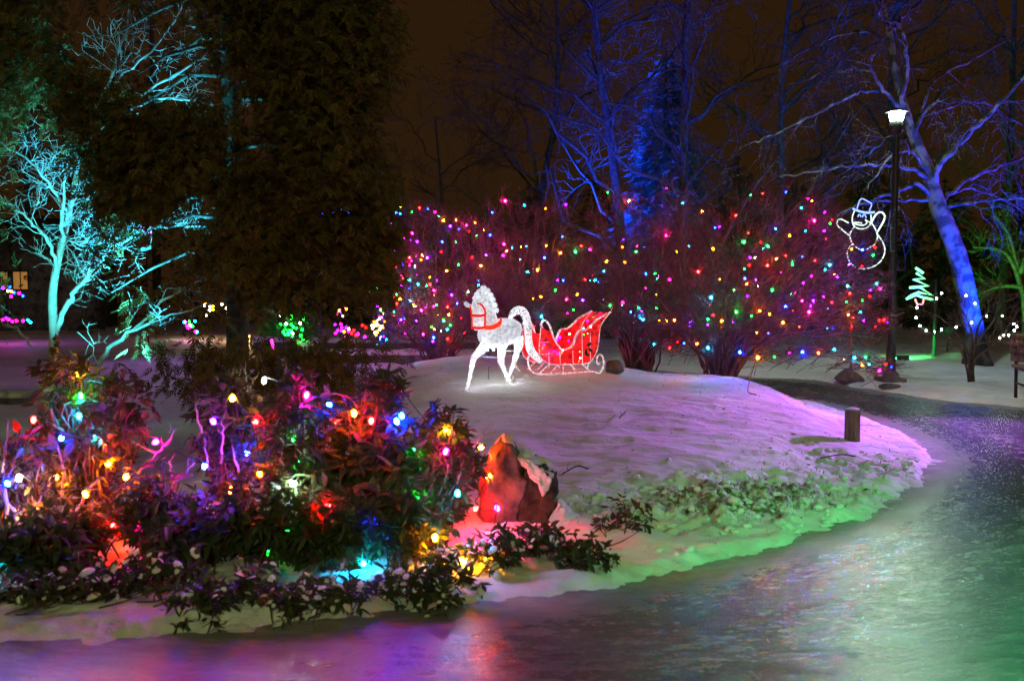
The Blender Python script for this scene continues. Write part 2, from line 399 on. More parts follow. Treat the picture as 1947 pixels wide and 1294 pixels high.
def build_ground():
    ang = np.radians(np.linspace(-50, 50, 480))
    rr = np.concatenate([np.geomspace(3.2, 14.5, 380), np.geomspace(14.6, 220, 80)])
    A, Rr = np.meshgrid(ang, rr)
    X = Rr * np.sin(A); Y = Rr * np.cos(A)
    Z = height(X, Y)
    n, k = X.shape
    i, j = np.meshgrid(np.arange(n - 1), np.arange(k - 1), indexing='ij')
    Q = np.stack([i*k+j, i*k+j+1, (i+1)*k+j+1, (i+1)*k+j], -1).reshape(-1, 4)[:, ::-1]
    me = mesh_np('snow_ground', np.stack([X, Y, Z], -1), Q, smooth=True)
    a = me.attributes.new('churn', 'FLOAT', 'POINT')
    a.data.foreach_set('value', churn(X, Y).ravel().astype(np.float32))
    o = obj('ground', me, M['snow']); tag(o, 'snow covered ground with a low mound rising beside the icy path', kind='structure')
    # ice sheet
    gx, gy = np.meshgrid(np.linspace(-13, 13.8, 150), np.linspace(-8.5, 20, 150))
    kk = 150
    i, j = np.meshgrid(np.arange(kk - 1), np.arange(kk - 1), indexing='ij')
    Q = np.stack([i*kk+j, i*kk+j+1, (i+1)*kk+j+1, (i+1)*kk+j], -1).reshape(-1, 4)
    me = mesh_np('path', np.stack([gx, gy, np.zeros_like(gx)], -1), Q, smooth=True)
    fd = np.clip(-sdist(gx, gy), 0, None)
    fr_ = np.exp(-fd / (0.38 + 0.45 * sstep(0.8, -1.2, gx))) + 0.35 * np.exp(-((fd - 1.0) / 0.35)**2)
    a = me.attributes.new('frost', 'FLOAT', 'POINT'); a.data.foreach_set('value', np.clip(fr_, 0, 1).ravel().astype(np.float32))
    o = obj('path', me, M['ice']); tag(o, 'glazed icy path curving round the snowy mound', kind='structure')
build_ground()

# ------------------------------------------------------------------ bulbs and light strings
COLS = {'R': (1.0, 0.0020, 0.0016), 'O': (1.0, 0.075, 0.0016), 'A': (1.0, 0.31, 0.003), 'G': (0.0018, 1.0, 0.025), 'C': (0.002, 0.5, 1.0),
        'B': (0.0016, 0.016, 1.0), 'P': (0.12, 0.0016, 1.0), 'M': (1.0, 0.0016, 0.28), 'W': (1.0, 0.62, 0.30), 'V': (0.75, 1.0, 0.95)}
LUM = {'R': 1.0, 'O': 1.0, 'A': 0.9, 'G': 0.8, 'C': 0.9, 'B': 1.5, 'P': 1.2, 'M': 1.1, 'W': 0.7, 'V': 0.8}
_bm = {}
def bulb_mat(c, s):
    k = (c, s)
    if k not in _bm:
        col = np.array(COLS[c])
        _bm[k] = mat_emit('bulb_' + c + str(s), tuple(col), s * LUM[c])
    return _bm[k]
_bmesh = {}
def bulb_mesh(c, s, r, k, fine):
    key = (c, s, r, fine)
    if key not in _bmesh:
        mb = MB()
        if fine: prof = [(0.0, -1.6), (0.45, -1.45), (0.85, -0.9), (1.0, -0.2), (0.9, 0.45), (0.6, 1.0), (0.5, 1.15)]
        else: prof = [(0.0, -1.3), (0.8, -0.6), (1.0, 0.2), (0.5, 1.0)]
        mb.lathe([(a * r, b * r) for a, b in prof], k=k)
        me = mb.mesh('bulb', True); me.materials.append(bulb_mat(c, s)); _bmesh[key] = me
    return _bmesh[key]
_sock = {}
def socket_mesh(r, k):
    if (r, k) not in _sock:
        me = MB().lathe([(0.55*r, 1.1*r), (0.62*r, 1.2*r), (0.62*r, 2.2*r), (0.3*r, 2.3*r), (0.0, 2.3*r)], k=k).mesh('socket'); me.materials.append(M['wire']); _sock[(r, k)] = me
    return _sock[(r, k)]
def light_string(name, label, pts, cols, r=0.014, s=60, fine=False, sockets=False, tilt=0.9, group=None, wire_r=0.003, seed=0, wire=True, vary=False):
    rs = np.random.RandomState(seed)
    pts = np.asarray(pts, float)
    base = pts.mean(0)
    t = thing(name, label, 'string lights', tuple(base), 0, group)
    for i, p in enumerate(pts):
        b = obj('bulb', bulb_mesh(cols[i], s * ((0.05, 0.12, 0.3, 0.6, 1.1, 2.0)[rs.randint(6)] if vary else 1), r, 10 if fine else 6, fine), None, t)
        if vary: b.scale = (rs.uniform(.6, 1.12),) * 3
        b.location = p - base
        b.rotation_euler = (rs.uniform(-tilt, tilt), rs.uniform(-tilt, tilt), rs.uniform(0, 6.28))
        if sockets: obj('socket', socket_mesh(r, 8), None, b)
    if wire and len(pts) > 2:
        left = list(range(1, len(pts))); order = [0]
        while left:
            q = pts[order[-1]]; j = min(left, key=lambda k: np.sum((pts[k] - q)**2)); left.remove(j); order.append(j)
        mb = MB()
        for a, b in zip(order[:-1], order[1:]):
            A, B = pts[a] - base, pts[b] - base
            d = np.linalg.norm(B - A)
            if d > 1.5: continue
            tt = np.linspace(0, 1, 6)[:, None]
            P = A * (1 - tt) + B * tt
            P[:, 2] -= 0.12 * d * 4 * (tt * (1 - tt))[:, 0]; P[:, 2] += r * 2
            P[1:-1] += rs.normal(0, 0.03 * d, (4, 3))
            mb.tube(P, wire_r, 4, False)
        mb.obj('wire', M['wire'], t)
    return t

# ------------------------------------------------------------------ woody plants
class Wood:
    """collects branches, emits batched tubes"""
    def __init__(s): s.g = {}
    def add(s, P, r, k):
        s.g.setdefault((len(P), k), []).append((P, r))
    def mb(s, org):
        m = MB()
        for (n, k), L_ in s.g.items():
            P = np.array([a for a, _ in L_]) - np.asarray(org); r = np.array([b for _, b in L_])
            V, Q = tubes(P, r, k); m.add(V, Q)
        return m
def curve(p0, d0, p1, n, rs, wob=0.0):
    """bezier from p0 leaving along d0 to p1"""
    p0 = np.asarray(p0, float); p1 = np.asarray(p1, float)
    L_ = np.linalg.norm(p1 - p0); c = p0 + np.asarray(d0) * L_ * 0.5
    t = np.linspace(0, 1, n)[:, None]
    P = (1-t)**2 * p0 + 2*t*(1-t) * c + t*t * p1
    if wob: P[1:-1] += rs.normal(0, wob * L_, (n - 2, 3))
    return P
def unit(v): v = np.asarray(v, float); return v / (np.linalg.norm(v) + 1e-9)
def side_dir(d, rs, spread, up=0.0, flat=1.0):
    v = rs.normal(0, 1, 3); v[1] *= flat; v -= d * v.dot(d); v = unit(v)
    o = unit(d * math.cos(spread) + v * math.sin(spread)); o[2] += up
    return unit(o)
def sprout(w, P, r0, depth, rs, L_, count, spread, up, k=3, t0=0.25, shrink=0.55, wob=0.05, n=4, droop=0.0, counts=None, out=None, rmin=0.0015):
    """side shoots along polyline P, recursively"""
    m = len(P)
    for i in range(count):
        t = t0 + (1 - t0) * (i + rs.rand()) / count
        f = t * (m - 1); j = min(int(f), m - 2); q = P[j] + (P[j+1] - P[j]) * (f - j)
        d = unit(P[j+1] - P[j])
        nd = side_dir(d, rs, spread * rs.uniform(0.6, 1.3), up)
        l = L_ * rs.uniform(0.55, 1.15) * (1.15 - 0.6 * t)
        e = q + nd * l + np.array((0, 0, -droop * l))
        Q = curve(q, nd, e, n, rs, wob)
        ra = max(r0 * (1 - 0.6 * t) * 0.6, rmin)
        w.add(Q, np.linspace(ra, max(ra * 0.35, rmin * 0.7), n), k)
        if out is not None and depth <= 1: out.append(Q)
        if depth > 1:
            c2 = counts[0] if counts else count
            sprout(w, Q, ra, depth - 1, rs, L_ * shrink, c2, spread, up, 3, 0.15, shrink, wob, 3 if depth == 2 else n, droop, counts[1:] if counts else None, out, rmin)

def dome_shrub(name, label, base, rx, ry, rz, stems, seed, mat, zc=0.35, lean=(0, 0), shoots=9, twigs=5, low=-0.15, rstem=0.022, fine=3, sl=0.5, group=None):
    rs = np.random.RandomState(seed)
    base = np.asarray(base, float)
    w = Wood(); w2 = Wood()
    for i in range(stems):
        az = 2 * math.pi * (i + rs.rand()) / stems * 1.618 * 2
        el = math.asin(rs.uniform(low, 0.98))
        q = rs.uniform(0.72, 1.0)
        tgt = base + np.array((lean[0] + rx * math.cos(el) * math.cos(az) * q, lean[1] + ry * math.cos(el) * math.sin(az) * q, rz * (zc + (1 - zc) * math.sin(el) * q)))
        st = base + np.array((rs.normal(0, 0.07), rs.normal(0, 0.07), -0.12))
        d0 = unit(np.array((0.35 * math.cos(az), 0.35 * math.sin(az), 1.0)))
        P = curve(st, d0, tgt, 9, rs, 0.012)
        r0 = rstem * rs.uniform(0.6, 1.25)
        w.add(P, np.linspace(r0, 0.005, 9), 6)
        sprout(w2, P, 0.009, fine, rs, sl, shoots, 0.75, 0.12, 3, 0.3, 0.6, 0.05, 4, 0.0, [twigs, 4], None, 0.0016)
    t = thing(name, label, 'shrub', tuple(base), 0, group)
    w.mb(base).obj('stems', mat, t, True)
    w2.mb(base).obj('twigs', mat, t)
    return t

# conifer sprays --------------------------------------------------
def frond_tpl(nb, length, width, seed, wa=.20, wb=.004):
    """flat fan of little blades (x forward, y across)"""
    rs = np.random.RandomState(seed)
    V = []; Q = []
    def blade(a, b, w):
        a = np.array(a); b = np.array(b); d = unit(b - a); s = np.array((-d[1], d[0], 0)) * w
        m = a * 0.45 + b * 0.55
        i = len(V)
        V.extend([a, m - s, b, m + s]); Q.append((i, i+1, i+2, i+3))
    for i in range(nb):
        t = (i + 0.5) / nb; x = t * length * 0.8
        for sgn in (-1, 1):
            l = width * (1 - 0.75 * t) * rs.uniform(0.7, 1.2)
            a = rs.uniform(0.6, 1.0)
            blade((x, 0, -0.15 * x * x / length), (x + l * math.cos(a), sgn * l * math.sin(a), -0.15 * x * x / length - 0.25 * l + rs.normal(0, 0.05 * l)), l * wa + wb)
    blade((0, 0, 0), (length, 0, -0.2 * length), 0.008)
    return np.array(V), np.array(Q)
def scatter_tpl(mb, tpls, pos, fwd, rs, smin=0.7, smax=1.3, roll=1.0, upv=(0, 0, 1)):
    pos = np.asarray(pos); fwd = np.asarray(fwd)
    fwd = fwd / (np.linalg.norm(fwd, axis=1, keepdims=True) + 1e-9)
    up = np.array(upv) + rs.normal(0, roll * 0.5, (len(pos), 3))
    y = np.cross(up, fwd); y /= (np.linalg.norm(y, axis=1, keepdims=True) + 1e-9)
    z = np.cross(fwd, y)
    sc = rs.uniform(smin, smax, len(pos))
    which = rs.randint(0, len(tpls), len(pos))
    for k, (V, Q) in enumerate(tpls):
        I = np.where(which == k)[0]
        if not len(I): continue
        X = V[None, :, 0, None] * fwd[I][:, None] + V[None, :, 1, None] * y[I][:, None] + V[None, :, 2, None] * z[I][:, None]
        X = X * sc[I][:, None, None] + pos[I][:, None]
        QQ = Q[None] + (np.arange(len(I)) * len(V))[:, None, None]
        mb.add(X.reshape(-1, 3), QQ.reshape(-1, 4))

# ------------------------------------------------------------------ floodlight fixture
def floodlight(label, loc, target, color, power, angle=80, blend=0.7, lens=6.0, size=0.16, radius=0.06, name='floodlight'):
    loc = np.array(loc, float)
    t = thing(name, label, 'floodlight', tuple(loc), 0, None)
    d = Vector(np.array(target, float) - loc).normalized()
    q = d.to_track_quat('-Z', 'Y').to_matrix()
    def tr(mb):
        for i in range(len(mb.V)): mb.V[i] = mb.V[i] @ np.array(q).T
        return mb
    h = MB(); h.box((0, 0, 0.05), (size * 1.5, size, 0.07)); 
    for i in range(5): h.box((-size*0.6 + i*size*0.3, 0, 0.10), (0.012, size*0.9, 0.05))
    h.box((0, size*0.54, -0.0), (size*1.62, 0.016, 0.06)); h.box((0, -size*0.54, 0), (size*1.62, 0.016, 0.06))
    tr(h).obj('housing', M['black_metal'], t)
    l = MB(); l.box((0, 0, 0.008), (size*1.4, size*0.9, 0.008))
    tr(l).obj('lens', mat_emit('lens', color, lens), t)
    br = MB(); br.tube([(-size*0.85, 0, 0.0), (-size*0.85, 0, -0.14), (size*0.85, 0, -0.14), (size*0.85, 0, 0.0)], 0.009, 5); br.tube([(0, 0, -0.14), (0, 0, -0.36)], 0.012, 5)
    br.obj('bracket', M['black_metal'], t)
    gz = loc[2] - 0.36 - hz(loc[0], loc[1])
    if gz > 0.02: MB().tube([(0, 0, -0.35), (0, 0, -0.36 - gz - 0.05)], 0.016, 6).obj('stand', M['black_metal'], t)
    lamp('flood_lamp', 'SPOT', tuple(np.array(d) * 0.03 + loc), color, power, radius, target, angle, blend, t)
    return t

# ------------------------------------------------------------------ light sources of the place
# park lamp seen on the right, plus the path lamp the photographer stands under
LPX = gp(1693, 724)
def lamp_post(base, label, color, power, h=3.95):
    t = thing('lamp_post', label, 'lamp post', tuple(base))
    p = MB(); p.lathe([(0.075, 0), (0.07, 0.5), (0.052, 0.6), (0.05, h - 0.28), (0.05, h - 0.25)], k=12); p.obj('pole', M['black_metal'], t, True)
    b = MB(); b.box((0, 0, -0.03), (0.36, 0.36, 0.16)); b.lathe([(0.13, 0.05), (0.12, 0.12), (0.08, 0.16)], k=12); b.obj('base_plate', M['stone'], t)
    c = MB(); c.lathe([(0.05, h - 0.25), (0.10, h - 0.2), (0.10, h - 0.07), (0.085, h - 0.03)], k=16); c.obj('collar', M['black_metal'], t, True)
    g = MB(); g.lathe([(0.085, h - 0.03), (0.115, h + 0.10), (0.0, h + 0.10)], k=16)
    g.obj('lamp_glass', mat_emit('lamp_glass', color, power), t, True)
    a = MB(); a.lathe([(0.0, h + 0.16), (0.07, h + 0.155), (0.11, h + 0.135), (0.175, h + 0.115), (0.175, h + 0.105), (0.0, h + 0.105)], k=16); a.obj('cap', M['black_metal'], t, True)
    return t
post = lamp_post(LPX, 'tall black lamp post with glowing greenish white lantern beside the path', (0.72, 1.0, 0.76), 1000)
lamp_post(np.array((8.8, 3.2, 0.0)), 'black lamp post with warm lantern across the path to the right', (1.0, 0.78, 0.40), 480, 4.9)
lamp_post(np.array((1.2, -13.0, 0.0)), 'black lamp post with warm lantern behind the viewer', (0.88, 1.0, 0.40), 8800, 6.5)
floodlight('floodlight on a stand throwing green light over the near ice', (3.6, 0.4, 2.5), (3.3, 2.6, 0.0), (0.02, 1.0, 0.28), 3600, 72, 0.9)
floodlight('floodlight on a stand throwing magenta light over the end of the mound', (8.2, 12.3, 2.3), (4.0, 10.1, 0.1), (0.54, 0.15, 1.0), 5200, 38, 0.9)
floodlight('floodlight behind the cedar washing the shrubs with violet magenta light', (-3.1, 12.9, 0.75), (1.2, 13.5, 2.0), (0.80, 0.02, 0.40), 1800, 52, 0.8)
floodlight('floodlight throwing red magenta light up into the wide shrub', (7.9, 13.0, 0.8), (2.6, 12.8, 1.6), (0.95, 0.02, 0.40), 7000, 42, 0.8)
floodlight('floodlight throwing violet light over the snow behind the cedar', (-7.5, 20.5, 2.6), (-4.0, 14.5, 0.0), (0.52, 0.20, 1.0), 140, 120, 0.9)

# ------------------------------------------------------------------ lit shrubs behind the mound
def px_dome(px_base, py_base, Y, x0, x1, ytop, depth, seed, label, stems, low=-0.1, **kw):
    b = at(px_base, py_base, Y); b[2] = hz(b[0], b[1])
    k = ppm(Y)
    cx = ((x0 + x1) / 2 - px_base) / k
    top = at(px_base, ytop, Y)[2] - b[2]
    return dome_shrub('bare_shrub', label, b, (x1 - x0) / 2 / k, depth, top, stems, seed, M['twig'], lean=(cx, 0), low=low, group='bare shrubs strung with lights', **kw), b, top
SH = {}
SH['r'] = px_dome(1375, 738, 12.6, 1150, 1712, 345, 1.5, 11, 'wide bare shrub with arching stems beside the lamp post', 72, low=-0.28)
SH['m'] = px_dome(1215, 716, 13.4, 1040, 1400, 350, 1.4, 12, 'bare vase shaped shrub just behind the red sleigh', 56)
SH['h'] = px_dome(1010, 700, 14.0, 845, 1180, 385, 1.3, 13, 'bare twiggy shrub behind the white horse figure', 52, low=-0.25)
SH['l'] = px_dome(835, 690, 16.5, 715, 960, 395, 1.5, 14, 'low dark shrub thick with tiny lights, left of the horse', 40, low=-0.3)

B7 = """15,135,G 135,183,O 345,112,M 435,195,C 545,240,A 733,262,R 815,150,G 882,140,R 1012,133,B 1135,170,M 1158,182,O 1100,222,C 1228,245,P 1172,292,M 1258,308,G 98,440,O 112,525,O 222,438,B 175,465,G 10,520,A 345,375,M 470,435,C 400,468,A 605,450,A 640,327,P 617,332,B 800,362,R 778,412,G 872,413,R 912,435,G 955,338,B 1033,377,A 1122,350,C 1228,350,P 1235,395,R 230,590,B 280,588,G 362,622,M 522,577,R 643,620,A 783,615,B 795,645,O 782,562,G 812,500,P 840,500,W 808,540,R 910,543,R 1012,487,R 1105,495,B 1175,515,R 1050,537,G 1258,540,C 1365,535,P 1437,547,R 1157,603,M 1108,642,P 1300,606,P 722,680,G 857,660,W 937,680,G 1370,700,R 1482,717,R 1520,645,C 1540,673,M 1485,680,P 1350,745,G 1440,737,G 1165,740,P 1103,740,M 1012,773,B 1142,803,M 1247,782,C 1363,820,A 1270,750,R 865,797,O 820,825,G 735,803,G 595,722,C 583,765,R 605,820,R 578,843,G 575,875,P 480,860,P 475,880,P 100,750,M 30,767,G 190,778,G 285,705,A 288,780,G 202,838,B 215,847,C 305,850,A 345,850,A 390,848,O 275,983,C 363,1003,R 442,976,B 515,980,O 577,1003,C 755,1028,B 855,1058,A 948,1052,G 1032,1030,M 1105,1026,B 1195,1033,O 1275,895,B 1512,883,R 1450,852,P 1560,848,R 1580,860,P 1535,850,R 1378,882,R 1283,1012,C 1338,1065,A 1397,1057,C 1458,1057,G 1440,1098,A 1478,1095,C 1537,1130,M 1573,1092,R 1602,1110,B 997,862,A 922,815,A 1440,455,B 1500,485,G 1380,450,A 1510,443,R 1270,287,R"""
B6 = """238,272,C 262,280,B 333,270,G 380,243,R 432,250,B 475,268,M 498,293,C 237,307,B 210,333,M 195,343,P 153,362,R 127,368,P 70,388,B 262,237,A 527,320,A 605,318,A 570,355,P 622,373,B 670,350,M 722,335,O 685,388,R 775,378,A 730,412,G 815,410,B 908,200,M 1025,227,C 1155,247,O 1280,223,P 828,272,B 1258,420,B 290,435,M 328,442,P 520,452,B 605,453,G 187,505,G 512,513,R 900,467,M 950,488,C 895,535,M 790,533,P 703,548,R 1037,480,C 1160,475,A 1150,550,B 1250,523,A 1340,513,G 1375,477,R 1430,500,M 1000,560,C 205,543,C 235,550,R 193,540,P 320,550,R 360,540,M 390,562,O 428,550,P 330,570,M 195,598,P 238,608,R 277,593,B 350,607,C 547,630,A 620,592,G 1105,625,A 245,652,G 190,677,C 270,660,M 320,687,C 280,675,R 445,670,A 487,690,P 445,713,R 372,712,C 247,730,R 317,737,B 270,720,P 148,705,R 122,735,G 65,757,G 150,762,P 175,783,G 238,775,G 225,790,R 262,803,A 323,815,C 240,830,R 350,850,W 315,873,M 392,873,M 420,853,P 472,750,M 485,840,G 553,853,R 612,830,B 578,778,P 680,755,M 745,717,C 560,900,A 530,937,G 480,898,B 455,975,G 550,990,C 515,1000,W 403,1020,M 467,1040,B 553,1047,R 570,965,G 265,930,P 287,925,B 287,950,R 1230,687,P 1265,688,B 1400,683,R 1460,687,C 1217,748,G 1385,810,P 1285,805,M 1290,890,M 1327,868,G 1130,910,C 1140,935,C 1083,800,A 1350,775,O"""
bul = [(1150 + float(a) / 2.941, 320 + float(b) / 2.941, c) for a, b, c in (s_.split(',') for s_ in B7.split())]
bul += [(680 + float(a) / 3.235, 320 + float(b) / 3.235, c) for a, b, c in (s_.split(',') for s_ in B6.split())]
groups = {'r': [], 'm': [], 'h': [], 'l': []}
for b in bul:
    k = 'l' if b[0] < 852 else 'h' if b[0] < 1075 else 'm' if b[0] < 1318 else 'r'
    groups[k].append(b)
SLAB = {'r': 'string of multicoloured bulbs in the wide shrub beside the lamp post', 'm': 'string of multicoloured bulbs in the shrub behind the sleigh',
        'h': 'string of multicoloured bulbs in the shrub behind the horse', 'l': 'dense string of tiny coloured bulbs in the shrub left of the horse'}
SP = {'r': (12.6, 1.5), 'm': (13.4, 1.4), 'h': (14.0, 1.3), 'l': (16.5, 1.5)}
rs_ = np.random.RandomState(21)
for k, L_ in groups.items():
    Y0, dp = SP[k]
    pts = []; cols = []
    for (x, y, c) in L_:
        pts.append(at(x, y, Y0 - dp * rs_.uniform(0.15, 0.8))); cols.append(c)
    # bulbs deeper inside the shrub
    X0 = min(b[0] for b in L_); X1 = max(b[0] for b in L_)
    for i in range(26 if k != 'l' else 45):
        a = rs_.uniform(0.1, 0.9); x = X0 + a * (X1 - X0); y = 660 - (660 - 440) * math.sin(a * math.pi) * rs_.uniform(0.05, 1)
        pts.append(at(x, y, Y0 + dp * rs_.uniform(-0.2, 0.7))); cols.append('ROAGCBPM'[rs_.randint(8)])
    w_ = Wood(); bb_ = SH[k][1]  # extra twigs added round each bulb so its light shows as a halo
    for p in pts:
        d_ = unit(p - bb_ - np.array((0, 0, .2)))
        for q in range(15):
            dd = side_dir(d_, rs_, rs_.uniform(.05, .9)); o_ = rs_.normal(0, .055, 3); l_ = rs_.uniform(.12, .3)
            w_.add(curve(p + o_ - dd * l_, dd, p + o_ + dd * l_ * .8 + rs_.normal(0, .03, 3), 4, rs_, .04), np.linspace(.0042, .002, 4), 3)
    w_.mb(bb_).obj('twigs', M['twig'], SH[k][0])
    light_string('light_string', SLAB[k], pts, cols, r=0.0125 if k != 'l' else 0.014, s=750, vary=True, seed=5, group='strings of lights in the bare shrubs', wire_r=0.0025)

# ------------------------------------------------------------------ lit horse
PSI = R(30)
def crackle(name, color, e_lo, e_hi, scale, alpha=0.0, base=None):
    m, nt, b = nodes(name)
    tc = node(nt, 'ShaderNodeTexCoord')
    v = node(nt, 'ShaderNodeTexVoronoi', Scale=scale); L(nt, tc.outputs['Object'], v.inputs['Vector'])
    n = node(nt, 'ShaderNodeTexNoise', Scale=scale * 0.22, Detail=4); L(nt, tc.outputs['Object'], n.inputs['Vector'])
    mm = node(nt, 'ShaderNodeMath', operation='MULTIPLY'); L(nt, v.outputs['Distance'], mm.inputs[0]); L(nt, n.outputs['Fac'], mm.inputs[1])
    mr = node(nt, 'ShaderNodeMapRange'); mr.inputs[1].default_value = 0.08; mr.inputs[2].default_value = 0.42; mr.inputs[3].default_value = e_lo; mr.inputs[4].default_value = e_hi
    L(nt, mm.outputs[0], mr.inputs[0])
    b.inputs['Base Color'].default_value = (*(base or (0.7, 0.7, 0.72)), 1)
    b.inputs['Roughness'].default_value = 0.25
    b.inputs['Emission Color'].default_value = (*color, 1)
    L(nt, mr.outputs[0], b.inputs['Emission Strength'])
    if alpha:
        tr = node(nt, 'ShaderNodeBsdfTransparent'); mx = node(nt, 'ShaderNodeMixShader'); out = nt.nodes['Material Output']
        r = ramp(nt, [(0.25, (alpha,)*3), (0.6, (0.0,)*3)]); L(nt, v.outputs['Distance'], r.inputs[0])
        L(nt, r.outputs[0], mx.inputs[0]); L(nt, b.outputs[0], mx.inputs[1]); L(nt, tr.outputs[0], mx.inputs[2]); L(nt, mx.outputs[0], out.inputs[0])
    return m
M['acrylic'] = crackle('lit_white_acrylic', (0.74, 0.86, 1.0), 0.26, 0.84, 34)
M['acrylic_leg'] = crackle('lit_clear_acrylic', (0.82, 0.90, 1.0), 0.05, 0.85, 30, 0.6)
M['tinsel'] = crackle('silver_crackle', (0.86, 0.93, 1.0), 0.04, 0.95, 38, 0.65)
M['strap'] = mat_emit('lit_red_strap', (0.85, 0.02, 0.015), 0.75)
M['strap_hot'] = crackle('lit_orange_strap', (1.0, 0.05, 0.012), 0.55, 1.1, 40, base=(0.5, 0.02, 0.01))
M['white_wire'] = mat_emit('white_wire', (0.8, 0.85, 1.0), 0.5)
M['led'] = mat_emit('white_led', (0.85, 0.93, 1.0), 650)
hb = gp(950, 727)
horse = thing('horse_figure', 'white lit acrylic horse with red bridle, pulling the sleigh across the mound', 'light figure', tuple(hb), PSI)
kh = ppm(hb[1])
def hp(px, py, y=0.0): return ((px - 950) / kh / math.cos(PSI), y, (727 - py) / kh)
def loft(mb, secs, k=14):
    """secs: (px, py, half_long_px, half_depth_m, y): rings normal to the path in the side plane"""
    P = np.array([hp(s_[0], s_[1], s_[4] if len(s_) > 4 else 0) for s_ in secs]); n = len(P)
    t = np.gradient(P, axis=0); t[:, 1] = 0; t /= np.linalg.norm(t, axis=1, keepdims=True)
    nrm = np.stack([-t[:, 2], np.zeros(n), t[:, 0]], -1)
    a = np.arange(k) * 2 * math.pi / k
    rl = np.array([s_[2] for s_ in secs]) / kh; rd = np.array([s_[3] for s_ in secs])
    V = P[:, None] + nrm[:, None] * (rl[:, None] * np.cos(a))[..., None] + np.array((0, 1.0, 0)) * (rd[:, None] * np.sin(a))[..., None]
    i, j = np.meshgrid(np.arange(n - 1), np.arange(k), indexing='ij')
    Q = np.stack([i*k+j, i*k+(j+1)%k, (i+1)*k+(j+1)%k, (i+1)*k+j], -1).reshape(-1, 4)
    T = [(0, i_ + 1, i_) for i_ in range(1, k - 1)] + [((n-1)*k, (n-1)*k + i_, (n-1)*k + i_ + 1) for i_ in range(1, k - 1)]
    mb.add(V.reshape(-1, 3), Q, T)
hm = MB()
loft(hm, [(988, 634, 8, .04), (984, 632, 19, .085), (974, 630, 25, .105), (960, 631, 27, .115), (944, 633, 28, .115), (928, 636, 26, .11), (917, 638, 19, .085), (912, 639, 9, .05)])
loft(hm, [(938, 640, 20, .10), (931, 620, 19, .095), (929, 605, 17, .085), (927, 590, 15, .075), (924, 576, 12.5, .065), (919, 565, 9, .05), (915, 559, 5, .03)])
loft(hm, [(917, 563, 6, .035), (910, 574, 11.5, .058), (907, 588, 12, .06), (906, 602, 10, .052), (907, 614, 9.5, .045), (908, 622, 9, .042), (909, 626, 5, .025)])
ho = hm.obj('body', M['acrylic'], horse, True)
md = ho.modifiers.new('remesh', 'REMESH'); md.mode = 'VOXEL'; md.voxel_size = 0.011; md.use_smooth_shade = True
md2 = ho.modifiers.new('smooth', 'SMOOTH'); md2.iterations = 4; md2.factor = 0.5
def tb(pts, r, k=8, y=0.0, n=3, flat=1.0):
    P = smooth([hp(*p) if len(p) > 2 else hp(p[0], p[1], y) for p in pts], n)
    m = MB(); rr = np.interp(np.linspace(0, 1, len(P)), np.linspace(0, 1, len(r)), np.array(r) / kh) if not np.isscalar(r) else np.full(len(P), r / kh)
    m.tube(P, rr, k, True, flat); return m
def leg(pts, rad):
    m = tb(pts, rad, 7, 0, 2, 1.0); o = m.obj('leg', M['acrylic_leg'], horse)
    P = smooth([hp(*p) for p in pts], 2)
    l = MB()
    for q in P[1:-1:2]: l.lathe([(0, -.007), (.007, 0), (0, .007)], q, 6)
    l.obj('led', M['led'], o)
    h = MB(); q = np.array(hp(*pts[-1])); h.box(q + np.array((-.005, 0, -.012)), (.035, .03, .03), taper=0.8); h.obj('hoof', M['acrylic_leg'], o)
leg([(922, 648, -.06), (910, 664, -.06), (897, 677, -.06), (892, 700, -.06), (888, 718, -.06), (886, 732, -.06)], [10, 9, 6, 4, 3.2, 3.2])
leg([(949, 650, -.07), (948, 668, -.07), (946, 686, -.07), (953, 704, -.07), (959, 716, -.07), (963, 726, -.07)], [8.5, 8, 6, 4.2, 3.5, 3.2])
leg([(980, 640, -.06), (981, 656, -.06), (977, 672, -.06), (972, 690, -.06), (966, 706, -.06), (961, 719, -.06)], [11, 9, 6, 4.5, 3.5, 3])
leg([(959, 650, .07), (960, 668, .07), (960, 684, .07), (963, 698, .07), (966, 710, .07), (969, 719, .07)], [8, 7, 5, 4, 3.2, 3])
tb([(969, 606), (976, 595), (987, 590), (997, 596), (1003, 612), (1005, 635), (1006, 655), (1011, 670), (1020, 681), (1030, 692)], [3, 7, 8.5, 8.5, 8.5, 8.5, 8.5, 8.5, 7, 4], 10, 0, 3, 0.8).obj('tail', M['tinsel'], horse)
mn = MB()
for i, (x, y, s_) in enumerate([(915, 553, 4), (920, 549, 5), (927, 554, 5), (933, 562, 4.5), (937, 570, 4.2), (941, 580, 4), (944, 590, 3.6), (908, 560, 4), (904, 567, 3.5)]):
    for yy in (-.02, .02): mn.lathe([(0, -s_*1.5/kh), (s_/kh, -s_*.3/kh), (s_*.8/kh, s_*.8/kh), (0, s_*1.5/kh)], hp(x, y, yy), 7)
mn.obj('mane', M['acrylic_leg'], horse, True)
for yy in (-.035, .03):
    e = MB(); e.lathe([(.012, 0), (.02, .025), (.012, .055), (0, .075)], hp(911, 563, yy), 8); e.obj('ear', M['acrylic'], horse, True)
tb([(904, 578, 0), (897, 581, 0), (890, 578, 0), (886, 574, 0), (889, 582, 0)], [3, 3.4, 4.2, 4, 2], 8).obj('forelock', M['acrylic_leg'], horse, True)
def strap(pts, r, mat='strap'): tb(pts, r, 6, 0, 3, 0.55).obj('bridle_strap', M[mat], horse)
strap([(903, 576, -.066), (910, 578, -.075), (916, 588, -.074), (917, 600, -.07), (917, 620, -.066)], 2.2)
strap([(895, 598, -.02), (899, 598.5, -.058), (908, 599, -.068), (917, 597, -.07)], 2.9)
